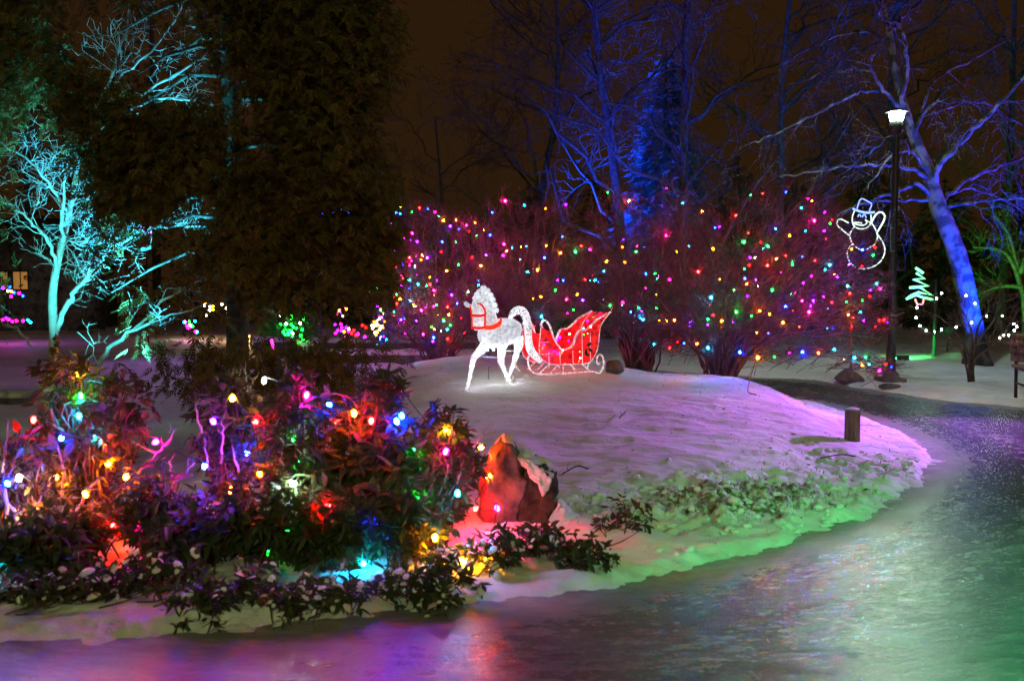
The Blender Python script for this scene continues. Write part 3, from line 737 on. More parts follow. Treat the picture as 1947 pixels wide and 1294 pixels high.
strap([(896, 621, -.015), (901, 621.5, -.05), (909, 622, -.056), (917, 621, -.066)], 3.0)
strap([(894, 580, -.02), (895, 592, -.03), (896, 606, -.03), (897, 620, -.02)], 1.8)
strap([(916, 621, -.085), (925, 621, -.105), (936, 617, -.108), (944, 612, -.09), (948, 607, -.05)], 4.8, 'strap_hot')
lb = MB()
for x_, y_ in ((925, 664), (936, 664), (948, 662), (960, 659), (972, 652)): lb.lathe([(0, -.006), (.006, 0), (0, .006)], hp(x_, y_, -.03), 6)
tag(lb.obj('led', M['led'], horse), kind='stuff')
wr = MB()
for a, b in [((911, 675, -.06), (942, 679, -.07)), ((962, 668, .07), (976, 668, -.06)), ((972, 646, -.1), (989, 645, -.06))]:
    wr.tube([hp(*a), hp(*b)], 0.7 / kh, 5)
wr.obj('brace_wire', M['white_wire'], horse)
for px_, py_, y_ in ((883.5, 733, -.06), (974, 724, -.02), (942, 712, .15)):
    st = MB(); q = np.array(hp(px_, py_, y_)); st.tube(q + np.array([(0, 0, -.06), (0, 0, .06), (.012, 0, .08), (.03, 0, .06)]), .004, 5); st.obj('ground_stake', M['black_metal'], horse)

# ------------------------------------------------------------------ lit sleigh
M['sleigh_red'] = crackle('lit_red_panel', (1.0, 0.010, 0.016), 0.16, 1.0, 15, 0.4, base=(0.55, 0.01, 0.015))
M['ribbon'] = crackle('lit_pink_crackle', (1.0, 0.62, 0.70), 0.06, 0.9, 34, 0.6)
M['holly'] = mat_noise('holly_leaf', (0.012, 0.03, 0.012), (0.02, 0.05, 0.02), 20, 0.4)
sb = gp(1085, 704)
sleigh = thing('sleigh_figure', 'red lit acrylic sleigh with white scrolled rims behind the horse', 'light figure', tuple(sb), PSI)
ks = ppm(sb[1])
SW = 0.19
def spx(px, py, y): return ((px - 1085) / ks / math.cos(PSI) - SW * math.tan(PSI), y, (704 - py) / ks)
side = [(1026, 616), (1024, 640), (1023, 660), (1026, 674), (1034, 682), (1046, 687), (1080, 689), (1112, 689), (1125, 682), (1134, 667), (1138, 645), (1140, 626), (1146, 611), (1160, 594),
        (1146, 600), (1133, 607), (1122, 617), (1110, 624), (1099, 626), (1092, 638), (1085, 654), (1067, 661), (1059, 653), (1050, 639), (1046, 628), (1036, 624)]
sidep = smooth(np.array(side + [side[0]], float), 2)[:-1]
import mathutils
def sidepanel(y, th=0.006):
    P0 = [Vector(spx(a, b, y)) for a, b in sidep]
    tris = mathutils.geometry.tessellate_polygon([[Vector((p.x, p.z, 0)) for p in P0]])
    n = len(P0); V = [tuple(p) for p in P0] + [(p.x, p.y + th, p.z) for p in P0]
    T = [t for t in tris] + [(c + n, b + n, a + n) for a, b, c in tris]
    Q = [(i, (i+1) % n, (i+1) % n + n, i + n) for i in range(n)]
    return MB().add(V, Q, T)
def rib(path, y, w, mat='ribbon', parent=None, name='rim', flat=0.35, n=4):
    m = MB(); P = smooth([spx(a, b, y) for a, b in path], n); m.tube(P, w / ks, 8, True, flat, ref=(0, 1, 0)); return m.obj(name, M[mat], parent or sleigh)
rimA = [(1161, 593), (1147, 600), (1134, 607), (1122, 618), (1110, 626), (1099, 627), (1092, 639), (1085, 655), (1067, 662), (1059, 654), (1050, 640), (1044, 620), (1037, 608), (1030, 607), (1026, 614), (1029, 619)]
out = [(1026, 618), (1023, 655), (1026, 674), (1036, 683), (1052, 688), (1112, 689), (1126, 681), (1136, 660), (1140, 626), (1146, 611), (1161, 593)]
for y in (-SW, SW):
    # each side drawn about the sleigh's own axis
    p_ = sidepanel(y - 0.003).obj('side_panel', M['sleigh_red'], sleigh)
    rib(rimA, y, 3.6)
    m = MB(); P = smooth([spx(a, b, y) for a, b in out], 4); m.tube(P, 1.0 / ks, 6); m.obj('outline_wire', M['ribbon'], sleigh)
def cross(path, mat, name):
    P = smooth([spx(a, b, 0) for a, b in path], 3); n = len(P); V = []; Q = []
    for i, p in enumerate(P):
        V += [(p[0], -SW + .004, p[2]), (p[0], SW - .004, p[2])]
    Q = [(2*i, 2*i+1, 2*i+3, 2*i+2) for i in range(n - 1)]
    return MB().add(V, Q).obj(name, M[mat], sleigh)
cross([(1161, 594), (1146, 612), (1140, 627), (1137, 652), (1126, 680), (1112, 687)], 'sleigh_red', 'back_panel')
cross([(1026, 630), (1024, 655), (1027, 673), (1036, 682), (1050, 686)], 'sleigh_red', 'front_panel')
cross([(1088, 655), (1100, 656), (1112, 655)], 'sleigh_red', 'seat')
cross([(1050, 686), (1080, 688), (1112, 687)], 'sleigh_red', 'floor_panel')
for y in (-SW * 0.8, SW * 0.8):
    rib([(1008, 668), (1005, 680), (1009, 694), (1018, 703), (1040, 706), (1090, 706), (1130, 706), (1142, 710), (1149, 703), (1152, 690), (1149, 677), (1143, 674), (1138, 682), (1140, 692), (1146, 689)], y, 2.4, 'tinsel' if y > 0 else 'ribbon', name='runner', flat=0.5, n=5)
    for a, b in (((1046, 687), (1027, 704)), ((1064, 688), (1048, 704)), ((1086, 688), (1096, 705)), ((1106, 688), (1126, 706)), ((1072, 688), (1072, 705))):
        rib([a, ((a[0]+b[0])/2, (a[1]+b[1])/2), b], y, 1.7, 'ribbon', name='strut', flat=0.5, n=2)
for a_, b_ in [((X_, 664 if X_ < 1090 else 630), (X_ + 1, 688)) for X_ in (1040, 1061, 1086, 1104, 1120)] + [((1024, yy), (1042, yy)) for yy in (646, 668)]:
    MB().tube([spx(*a_, -SW - .008), spx(*b_, -SW - .008)], .5 / ks, 5).obj('panel_wire', M['ribbon'], sleigh)
rs_ = np.random.RandomState(5)
for i, (x, y) in enumerate([(1030, 650), (1036, 658), (1032, 672), (1060, 667), (1066, 662), (1094, 634), (1088, 646), (1087, 662), (1120, 620), (1128, 610), (1126, 634), (1139, 614), (1057, 668), (1073, 668), (1078, 688), (1060, 688), (1100, 678), (1110, 668)]):
    b = obj('bulb', bulb_mesh('W' if i % 3 else 'M', 40, 0.009, 6, False), None, sleigh); b.location = spx(x, y, rs_.uniform(-SW * .7, -SW * .2) if i % 4 else -SW - .015)
for i, (x, y) in enumerate([(1074, 645), (1072, 667), (1079, 640)]):
    b = obj('bulb', bulb_mesh('P', 60, 0.012, 6, False), None, sleigh); b.location = spx(x, y, 0.0)
for i, (x, y, a) in enumerate([(1117, 653, 0.3), (1111, 667, 1.3), (1113, 672, 2.6), (1120, 664, -0.6)]):
    hl = MB(); n = 14; V = [(0, 0, 0)]
    for j in range(n): 
        q = 2 * math.pi * j / n; rr_ = (0.034 if j % 2 == 0 else 0.018); V.append((rr_ * 1.4 * math.cos(q) * math.cos(a) - rr_ * .7 * math.sin(q) * math.sin(a), 0, rr_ * 1.4 * math.cos(q) * math.sin(a) + rr_ * .7 * math.sin(q) * math.cos(a)))
    V2 = [(v[0], v[1] + 0.006, v[2]) for v in V]
    T = [(0, 1 + j, 1 + (j+1) % n) for j in range(n)]; T2 = [(n+1, n + 2 + (j+1) % n, n + 2 + j) for j in range(n)]
    Q = [(1+j, n+2+j, n+2+(j+1) % n, 1+(j+1) % n) for j in range(n)]
    h_ = hl.add(V + V2, Q, T + T2).obj('holly_leaf', M['holly'], sleigh); h_.location = spx(x, y, -SW - 0.02)

# ------------------------------------------------------------------ boulder, post, rocks
def rocky(name, label, base, dims, seed, mat, snow=None, cat='boulder', rz=0.0):
    rs = np.random.RandomState(seed)
    import bmesh
    bm = bmesh.new(); bmesh.ops.create_icosphere(bm, subdivisions=4, radius=1.0)
    planes = [(unit(rs.normal(0, 1, 3)), rs.uniform(0.55, 0.85)) for _ in range(14)]
    for v in bm.verts:
        p = np.array(v.co)
        for nrm, d in planes:
            k = p.dot(nrm)
            if k > d: p = p - nrm * (k - d) * 0.92
        p += unit(p) * 0.05 * float(fbm(np.array([p[0]*3 + seed]), np.array([p[1]*3 + p[2]*2.3]), 3)[0])
        v.co = p * np.array(dims) / 2
    me = bpy.data.meshes.new(name); bm.to_mesh(me); bm.free()
    me.polygons.foreach_set('use_smooth', np.ones(len(me.polygons), bool))
    t = thing(name, label, cat, tuple(base), rz)
    o = obj('stone', me, mat, t); o.location = (0, 0, dims[2] * 0.32)
    return t, o
bb = gp(985, 985)
kb = ppm(bb[1])
# pointed two-slab boulder: explicit outline, wedge shaped
bt = thing('boulder', 'pointed granite boulder capped with snow beside the leafy bush', 'boulder', tuple(bb))
def wedge(name, prof, y0, y1, mat, seed, skew=0.0, sub=4):
    import bmesh
    bm = bmesh.new()
    n = len(prof)
    def pt(p, y, s): return ((p[0] - 985) / kb * s + skew * y, y, (985 - p[1]) / kb * (1.0 if s == 1 else 0.93))
    a = [bm.verts.new(pt(p, y0, 0.86)) for p in prof]; m_ = [bm.verts.new(pt(p, (y0 + y1) / 2, 1)) for p in prof]; b = [bm.verts.new(pt(p, y1, 0.84)) for p in prof]
    bm.faces.new(a); bm.faces.new(b[::-1])
    for u, v in ((a, m_), (m_, b)):
        for i in range(n): bm.faces.new((u[(i+1) % n], u[i], v[i], v[(i+1) % n]))
    bmesh.ops.recalc_face_normals(bm, faces=bm.faces)
    bmesh.ops.triangulate(bm, faces=bm.faces)
    for _ in range(sub):
        bmesh.ops.subdivide_edges(bm, edges=bm.edges, cuts=1, use_grid_fill=True)
    for v in bm.verts:
        p = v.co; q = float(fbm(np.array([p.x*9 + seed]), np.array([p.z*9 + p.y*7]), 4)[0])
        q2 = float(fbm(np.array([p.x*34 + seed + p.y*11]), np.array([p.z*34 + p.y*27]), 3)[0]); q += .3 * q2; v.co += Vector((0.035*q, -0.04*q, 0.025*q))
    for _ in range(2): bmesh.ops.smooth_vert(bm, verts=bm.verts, factor=0.35, use_axis_x=True, use_axis_y=True, use_axis_z=True)
    me = bpy.data.meshes.new(name); bm.to_mesh(me); bm.free()
    me.polygons.foreach_set('use_smooth', np.ones(len(me.polygons), bool))
    return obj(name, me, mat, bt)
wedge('tall_slab', [(905, 1010), (912, 900), (930, 850), (958, 822), (972, 828), (992, 870), (999, 905), (985, 960), (975, 1010)], -0.16, 0.16, M['rock'], 3)
M['mossy'] = mat_noise('mossy_granite', (0.016, 0.017, 0.009), (0.055, 0.052, 0.028), 12, 0.9, 0.9, 40)
wedge('low_slab', [(975, 1015), (985, 940), (996, 880), (1010, 862), (1040, 880), (1062, 895), (1066, 935), (1050, 970), (1062, 1015)], -0.14, 0.20, M['mossy'], 8)
wedge('snow_cap', [(985, 850), (1000, 846), (1030, 866), (1062, 888), (1058, 912), (1040, 928), (1022, 905), (1000, 880)], -0.165, 0.20, M['snowcap'], 5)
wedge('snow_cap', [(926, 856), (945, 832), (960, 819), (974, 823), (980, 846), (968, 842), (950, 850), (934, 872)], -0.11, 0.14, M['snowcap'], 6)
wedge('snow_drift', [(1040, 1015), (1056, 965), (1066, 942), (1085, 955), (1110, 985), (1120, 1015)], -0.15, 0.12, M['snowcap'], 9)

pb_ = gp(1620, 838)
kp = ppm(pb_[1])
pt_ = thing('wooden_post', 'short square weathered wooden post standing at the edge of the mound', 'post', tuple(pb_), R(12))
m = MB(); m.box((0, 0, 56 / kp / 2 - .03), (22 / kp, 22 / kp, 62 / kp + .06), taper=0.985)
po = m.obj('timber', M['wood'], pt_); bv = po.modifiers.new('bevel', 'BEVEL'); bv.width = 0.008; bv.segments = 2
m = MB(); m.lathe([(0, 62 / kp + .012), (.04, 62 / kp + .010), (.058, 62 / kp + .002), (.06, 62 / kp)], k=10); m.obj('snow_cap', M['snowcap'], pt_, True)

for lab, px_, py_, dm, sd in (('dark flat rock on the snow left of the lamp post', 1612, 727, (0.55, 0.4, 0.26), 4), ('small flat stone in the snow in front of the lamp post', 1692, 739, (0.32, 0.25, 0.10), 5),
                          ('dark low rock in the snow behind the sleigh', 1168, 707, (0.28, 0.25, 0.2), 6)):
    rocky('rock', lab, gp(px_, py_), dm, sd, M['stone'], cat='rock')

# ------------------------------------------------------------------ snowman on lamp post
M['rope_white'] = mat_emit('rope_light_white', (0.75, 0.95, 0.88), 1.5)
M['rope_blue'] = mat_emit('rope_light_blue', (0.22, 0.34, 1.0), 2.2)
M['rope_green'] = mat_emit('rope_light_green', (0.22, 1.0, 0.36), 2.6)
M['rope_orange'] = mat_emit('rope_light_orange', (1.0, 0.35, 0.16), 2.5)
SY = LPX[1] - 0.12
sm = thing('snowman_light', 'white rope light snowman with blue hat clamped to the lamp post', 'light figure', tuple(at(1690, 440, SY)))
so = np.array(sm.location)
def s5(x, y): return at(1560 + x / 7.19, 360 + y / 7.19, SY) - so
def rope(parent, name, pts, mat, conv, r=0.009, n=4, sm_=True):
    P = np.array([conv(*p) for p in pts]); P = smooth(P, n) if sm_ else P
    return MB().tube(P, r, 6).obj(name, mat, parent, True)
rope(sm, 'hat', [(498, 275), (520, 195), (545, 142), (585, 132), (680, 185), (700, 208), (668, 295)], M['rope_blue'], s5)
rope(sm, 'hat_brim', [(440, 258), (520, 288), (620, 310), (742, 306)], M['rope_blue'], s5)
rope(sm, 'hat_brim', [(440, 268), (520, 302), (620, 326), (742, 320)], M['rope_blue'], s5)
rope(sm, 'head', [(468, 290), (438, 370), (440, 460), (485, 520), (560, 540), (640, 520), (690, 450), (690, 345)], M['rope_white'], s5)
rope(sm, 'mouth', [(440, 460), (520, 485), (590, 490), (635, 455), (612, 412), (650, 440)], M['rope_white'], s5)
rope(sm, 'mouth', [(445, 456), (500, 452), (568, 462)], M['rope_white'], s5)
rope(sm, 'eye', [(512, 375), (525, 345), (545, 352), (552, 375)], M['rope_blue'], s5, 0.009)
rope(sm, 'eye', [(572, 380), (588, 348), (610, 352), (625, 390)], M['rope_blue'], s5, 0.009)
rope(sm, 'arm', [(400, 632), (330, 580), (240, 500), (224, 460), (250, 412), (300, 415), (382, 458)], M['rope_white'], s5, 0.010)
rope(sm, 'arm', [(690, 465), (740, 370), (790, 320), (840, 315), (877, 360), (860, 440), (770, 592)], M['rope_white'], s5, 0.014)
rope(sm, 'middle_ball', [(472, 500), (410, 590), (405, 660), (440, 745), (500, 800), (570, 828), (640, 812), (730, 760), (775, 680), (770, 590), (720, 490), (660, 440)], M['rope_white'], s5)
rope(sm, 'bottom_ball', [(770, 600), (850, 720), (882, 830), (850, 940), (780, 1020), (680, 1070), (560, 1085), (460, 1050), (390, 970), (365, 860), (400, 780), (450, 742)], M['rope_white'], s5)
bk = MB()
for p in ([(680, 495), (950, 500)], [(770, 705), (955, 710)], [(963, 468), (958, 862)], [(955, 528), (1010, 526)], [(955, 845), (1010, 842)], [(860, 705), (945, 640)]):
    bk.tube([s5(*q) for q in p], 0.007, 5)
bk.obj('bracket', M['grey_metal'], sm)

# rope-light fir tree on a pole
tb_ = gp(1776, 678)
TY = tb_[1]
tl = thing('tree_light', 'green zigzag rope light fir tree on a dark pole behind the lamp post', 'light figure', tuple(tb_))
to = np.array(tl.location)
def s1(x, y): return at(1560 + x / 3.08, 360 + y / 3.08, TY - 0.05) - to
rope(tl, 'zigzag', [(558, 460), (602, 490)], M['rope_green'], s1, 0.026, sm_=False)
rope(tl, 'zigzag', [(562, 490), (610, 522), (545, 526), (632, 564), (522, 574)], M['rope_green'], s1, 0.024, sm_=False)
rope(tl, 'zigzag', [(522, 576), (582, 572), (655, 620), (575, 602), (535, 618), (503, 642)], M['rope_green'], s1, 0.024, sm_=False)
rope(tl, 'zigzag', [(503, 642), (560, 618), (600, 632), (658, 645)], M['rope_green'], s1, 0.024, sm_=False)
rope(tl, 'pot', [(555, 642), (565, 672), (597, 672), (606, 642)], M['rope_orange'], s1, 0.018, sm_=False)
m = MB(); a = at(1776, 532, TY)[2] - to[2]; m.tube([(0, 0, -.1), (0, 0, a)], 0.035, 8); m.tube([(0, 0, a - .1), (-.45, 0, a - .1)], .012, 5); m.tube([(0, 0, a - .9), (-.3, 0, a - .9)], .012, 5); m.obj('pole', M['black_metal'], tl)

# ------------------------------------------------------------------ trees: generic bare tree
def limb_path(pts, Y, rs, dy=0.0, n=4):
    """photo polyline -> 3D path; depth drifts by dy (metres) along it"""
    m = len(pts)
    return smooth([at(p[0], p[1], Y + dy * i / max(m - 1, 1)) for i, p in enumerate(pts)], n)

def plane_tree():
    rs = np.random.RandomState(31)
    b = gp(1857, 692); Y = b[1]; k = ppm(Y)
    t = thing('plane_tree', 'big leaning bare tree with mottled bark, lit blue from its foot', 'tree', tuple(b))
    w = MB(); tw = Wood()
    trunk = limb_path([(1858, 700), (1852, 640), (1843, 590), (1832, 530), (1818, 480), (1800, 430), (1785, 395), (1772, 355), (1762, 320), (1742, 270), (1722, 215), (1706, 150), (1692, 70), (1678, 0), (1664, -70)], Y, rs, 0.3, 4)
    n = len(trunk); f = np.linspace(0, 1, n)
    r = np.interp(f, [0, .04, .25, .42, .55, .75, 1], np.array([30, 19.5, 17.5, 16, 13, 8, 4]) / k)
    r = r * (1 + 0.06 * rs.rand(n))
    w.tube(trunk - b, r, 14)
    V = w.V[-1]; V += 0.03 * np.stack([fbm(V[:, 2]*3, V[:, 0]*4 + V[:, 1]*3, 3)] * 3, -1) * np.array((1, 1, 0))
    w.obj('trunk', M['bark_plane'], t, True)
    limbs = [([(1772, 350), (1800, 300), (1850, 245), (1900, 200), (1960, 130), (2040, 60)], 11, -1.5), ([(1768, 345), (1735, 322), (1690, 315), (1620, 318), (1560, 325), (1480, 338)], 7, -1.2),
             ([(1785, 385), (1830, 350), (1880, 325), (1947, 300), (2030, 270)], 8, 1.0), ([(1790, 395), (1840, 385), (1900, 380), (1990, 384)], 7, -1.0),
             ([(1775, 372), (1740, 352), (1700, 365), (1660, 378), (1600, 405), (1560, 425)], 7, -1.3), ([(1775, 380), (1720, 382), (1660, 385), (1610, 402), (1550, 440)], 5, -.6),
             ([(1740, 262), (1715, 190), (1725, 140), (1722, 90), (1712, 50), (1690, 40), (1670, 20), (1690, -30)], 9, -.8),
             ([(1712, 210), (1680, 170), (1655, 132), (1660, 108), (1672, 105)], 7, -.7), ([(1672, 172), (1640, 175), (1590, 195), (1530, 225), (1460, 262), (1405, 280)], 6, -1.3),
             ([(1660, 135), (1620, 130), (1570, 140), (1500, 160)], 5, .8), ([(1735, 250), (1770, 165), (1800, 140), (1860, 105), (1930, 70)], 6, 1.2),
             ([(1742, 262), (1750, 225), (1780, 195), (1802, 186)], 6, -.8), ([(1680, 75), (1640, 60), (1580, 75), (1520, 100), (1480, 125)], 5, .9),
             ([(1690, 60), (1730, 20), (1780, -20), (1850, -60)], 6, .6), ([(1760, 305), (1720, 250), (1690, 260), (1640, 300), (1600, 330)], 4, 1.2),
             ([(1778, 215), (1830, 195), (1880, 200), (1947, 240)], 5, 1.4), ([(1765, 335), (1745, 300), (1720, 290), (1690, 300), (1650, 360)], 4, -1.6), ([(1786, 380), (1850, 360), (1930, 395), (1990, 450)], 4, 1.5)]
    lm = MB()
    for pts, r0, dy in limbs:
        P = limb_path(pts, Y + 0.15, rs, dy, 5)
        P[1:-1] += rs.normal(0, 0.02, (len(P) - 2, 3))
        rr = np.linspace(r0 * 0.62, 1.3, len(P)) / k
        lm.tube(P - b, rr, 7)
        sprout(tw, P, 0.02, 3, rs, 1.0, 5, 0.8, -0.05, 4, 0.25, 0.6, 0.08, 5, 0.45, [3, 3], None, 0.0035)
    lm.obj('limbs', M['bark_plane'], t, True)
    tw.mb(b).obj('twigs', M['bark_dark'], t)
    return b
PB = plane_tree()
floodlight('bright blue floodlight on the snow at the foot of the leaning tree', PB + np.array((0.22, -1.25, 0.30)), at(1825, 430, PB[1]), (0.003, 0.035, 1.0), 8000, 100, 0.7, lens=30, size=0.22)
floodlight('violet floodlight beyond the right edge aimed at the leaning tree', (15.5, 17.0, 1.2), at(1860, 270, PB[1]), (0.62, 0.04, 1.0), 3600, 42, 0.9)
floodlight('small floodlight washing the far snow green behind the lamp post', at(1716, 684, 18.3), (8.4, 22.8, 0.0), (0.03, 1.0, 0.12), 2200, 130, 0.7, lens=8, size=0.14)

def teal_tree():
    rs = np.random.RandomState(41)
    Y = 10.6; k = ppm(Y)
    b = at(78, 830, Y); b[2] = hz(b[0], b[1])
    t = thing('small_tree', 'forked bare tree with smooth pale bark, floodlit cyan at the far left', 'tree', tuple(b))
    lm = MB(); tw = Wood()
    trunk = [(62, 850), (72, 812), (88, 762), (96, 712), (102, 660), (101, 610), (100, 560), (106, 515), (116, 470), (128, 420), (138, 370), (148, 320), (158, 270)]
    P = limb_path(trunk, Y, rs, .2, 4); lm.tube(P - b, np.interp(np.linspace(0, 1, len(P)), [0, .3, .5, 1], np.array([12.5, 9, 8, 4])) / k, 9)
    limbs = [([(102, 640), (120, 595), (140, 555), (165, 525), (195, 495), (215, 470), (260, 450)], 7.5, -.2), ([(140, 830), (160, 760), (175, 720), (190, 690), (215, 655), (250, 630), (290, 612), (330, 598), (390, 580)], 9, -.2),
             ([(105, 520), (100, 480), (80, 440), (50, 415), (10, 385), (-40, 360)], 5, -.6), ([(118, 460), (118, 410), (125, 350), (120, 320)], 5, -.3), ([(122, 445), (140, 460), (175, 470)], 3, -.3),
             ([(134, 385), (150, 365), (185, 350)], 4, .3), ([(128, 400), (100, 360), (60, 310), (0, 270), (-40, 255)], 4, -.4), ([(150, 310), (170, 230), (210, 150), (240, 60), (250, -40)], 5.5, .4),
             ([(155, 290), (220, 220), (300, 160), (380, 110), (430, 60)], 5, .3), ([(150, 300), (110, 210), (60, 150), (0, 90)], 4.5, .2), ([(200, 170), (250, 130), (320, 60), (360, -20)], 4, .5),
             ([(230, 215), (320, 185), (420, 200), (500, 170)], 4, .6), ([(60, 660), (40, 630), (0, 612), (-40, 605)], 3, -.1), ([(215, 470), (270, 440), (340, 430), (430, 440)], 4, .3), ([(250, 630), (330, 560), (420, 520), (520, 470)], 4, .8), ([(390, 580), (460, 560), (560, 540), (640, 500)], 3.5, .5)]
    for i, (pts, r0, dy) in enumerate(limbs):
        Pl = limb_path(pts, Y + 0.1, rs, dy, 4); Pl[1:-1] += rs.normal(0, 0.012, (len(Pl) - 2, 3))
        lm.tube(Pl - b, np.linspace(r0 * .85, 1.2, len(Pl)) / k, 6)
        sprout(tw, Pl, 0.012, 3, rs, 0.55, 8 if i not in (1, 12) else 4, 0.85, 0.1, 4, 0.2, 0.6, 0.09, 5, 0.0, [4, 3], None, 0.0024)
    sprout(tw, P, 0.012, 3, rs, 0.5, 12, 0.9, 0.1, 4, 0.55, 0.6, 0.09, 5, 0.0, [5, 3], None, 0.0028)
    lm.obj('trunk', M['bark_pale'], t, True)
    tw.mb(b).obj('crown', M['bark_pale'], t)
    return b
TB = teal_tree()
fl = np.array((-4.3, 9.6, 0.35))
floodlight('cyan floodlight hidden behind the bush, aimed up the pale tree', fl, (-4.5, 10.9, 3.2), (0.05, 0.70, 0.74), 800, 88, 0.8)

floodlight('added second cyan floodlight brightening the high crown of the pale tree', fl + np.array((0.5, 0.1, 0)), (-3.9, 11.0, 5.2), (0.04, 0.55, 0.85), 4000, 62, 0.7)  # added lamp: brightens the crown where the first cyan flood fades

# ------------------------------------------------------------------ big cedar
FR = [frond_tpl(5, 0.17, 0.080, s_, .11, .002) for s_ in range(5)]
def cedar():
    rs = np.random.RandomState(51)
    Y = 9.6
    b = at(450, 700, Y + 1.0); b[2] = hz(b[0], b[1])
    t = thing('cedar_tree', 'huge dark cedar with drooping sprays filling the upper left', 'tree', tuple(b))
    tr = MB(); tr.tube(np.array([(0, 0, -.2), (.02, 0, 1.5), (-.03, 0, 4), (0, 0, 7.5)]), [.13, .11, .08, .04], 9); tr.obj('trunk', M['bark_dark'], t, True)
    # crown: hanging masses sampled over the outline seen in the photograph, with depth
    pos = []; fwd = []
    def gapped(x, y):
        # openings through which the cyan branches behind are seen
        g = [(250, 70, 170, 100), (330, 150, 150, 60), (160, 20, 90, 60), (80, 420, 130, 190), (60, 300, 110, 90), (150, 600, 120, 130), (40, 640, 120, 140), (290, 480, 75, 80), (380, 400, 60, 50), (75, 175, 45, 50), (470, 290, 70, 40), (560, 610, 300, 60), (330, 610, 120, 75), (400, 560, 90, 60), (620, 500, 60, 40), (560, 400, 60, 30), (470, 200, 50, 40)]
        return max(math.exp(-(((x - a) / c)**2 + ((y - b_) / d)**2)**1.5) for a, b_, c, d in g)
    edge_y = [-60, 0, 40, 100, 150, 200, 250, 300, 350, 400, 450, 520, 600, 680, 740]
    edge_x = [708, 722, 735, 742, 728, 700, 704, 712, 735, 748, 735, 738, 742, 735, 640]
    clumps = 0
    w = Wood()
    while clumps < 1450:
        x = rs.uniform(-90, 750); y = rs.uniform(-80, 735)
        if x > np.interp(y, edge_y, edge_x) + rs.normal(0, 8): continue
        if y > 560 and rs.rand() > (0.75 if x > 560 else 0.5): continue
        if gapped(x, y) > rs.uniform(0.03, 0.75): continue
        lower = 735 if 360 < x < 730 else 705
        if y > lower: continue
        # rounded front: nearer in the middle
        dep = Y - 0.9 * math.sqrt(max(0, 1 - ((x - 380) / 420)**2)) + abs(rs.normal(0, 0.55))
        c = at(x, y, dep)
        clumps += 1
        n = rs.randint(13, 24)
        out_ = unit(np.array((c[0] - b[0], (c[1] - b[1]) - 0.6, -0.25)))
        q = c + rs.normal(0, 1, (n, 3)) * np.array((0.09, 0.12, 0.13))
        f = out_ * 0.7 + rs.normal(0, 0.5, (n, 3)) + np.array((0, 0, -0.45))
        pos.append(q); fwd.append(f)
        if rs.rand() < 0.25 and x > 270 and gapped(x, y) < .02:
            e = c - out_ * 0.6 + np.array((0, 0.25, 0.15)); w.add(curve(e, out_, c, 4, rs, .03), np.linspace(.008, .003, 4), 4)
    mb = MB(); scatter_tpl(mb, FR, np.concatenate(pos) - b, np.concatenate(fwd), rs, 0.6, 1.25, 1.0)
    mb.obj('crown', M['cedar'], t)
    for i in range(30):
        z = rs.uniform(1.6, 5.5); a = rs.uniform(0, 6.28); e = np.array((1.3 * math.cos(a), .8 * math.sin(a), z - 0.4)); w.add(curve(np.array((0, 0, z)) + b, unit((math.cos(a), math.sin(a), .2)), e + b, 4, rs, .02), np.linspace(.03, .008, 4), 5)
    w.mb(b).obj('branches', M['bark_dark'], t)
cedar()

# ------------------------------------------------------------------ small spreading tree with white bulbs, right
def white_tree():
    rs = np.random.RandomState(61)
    b = gp(1847, 726); Y = b[1]; k = ppm(Y)
    t = thing('ornamental_tree', 'small spreading bare tree with white bulbs in front of the leaning trunk', 'tree', tuple(b))
    lm = MB(); tw = Wood()
    limbs = [[(1845, 732), (1842, 690), (1836, 660), (1815, 630), (1790, 605), (1755, 590), (1725, 580)], [(1848, 732), (1846, 680), (1848, 640), (1840, 610), (1825, 585), (1800, 565)], [(1850, 732), (1852, 690), (1875, 665), (1905, 640), (1920, 615), (1935, 590)],
             [(1852, 732), (1850, 680), (1865, 640), (1890, 610), (1900, 580), (1930, 565)], [(1843, 732), (1838, 700), (1825, 660), (1800, 640), (1770, 630), (1740, 622)], [(1846, 700), (1850, 660), (1880, 650), (1920, 650), (1950, 640)], [(1850, 690), (1860, 620), (1880, 590), (1875, 560)]]
    for i, pts in enumerate(limbs):
        P = limb_path(pts, Y, rs, rs.uniform(-.7, .7), 4)
        lm.tube(P - b, np.linspace(2.6, 0.8, len(P)) / k, 6)
        sprout(tw, P, 0.009, 3, rs, 0.5, 8, 0.8, 0.1, 4, 0.35, 0.6, .06, 4, 0, [4, 3], None, 0.003)
    lm.obj('trunk', M['bark_dark'], t, True); tw.mb(b).obj('crown', M['twig'], t)
    pts = [(710, 608), (680, 640), (565, 692), (560, 750), (582, 798), (620, 826), (668, 836), (708, 820), (795, 806), (853, 622), (905, 668), (973, 742), (1065, 740), (885, 780), (1133, 788), (1150, 803), (1135, 825), (1103, 853), (1072, 853), (1050, 870)]
    P = [at(1560 + x / 3.08, 360 + y / 3.08, Y - rs.uniform(0, .5)) for x, y in pts]
    light_string('light_string', 'string of white bulbs in the small tree before the leaning trunk', P, ['V'] * len(P), r=0.015, s=60, seed=9, wire_r=0.003)
white_tree()

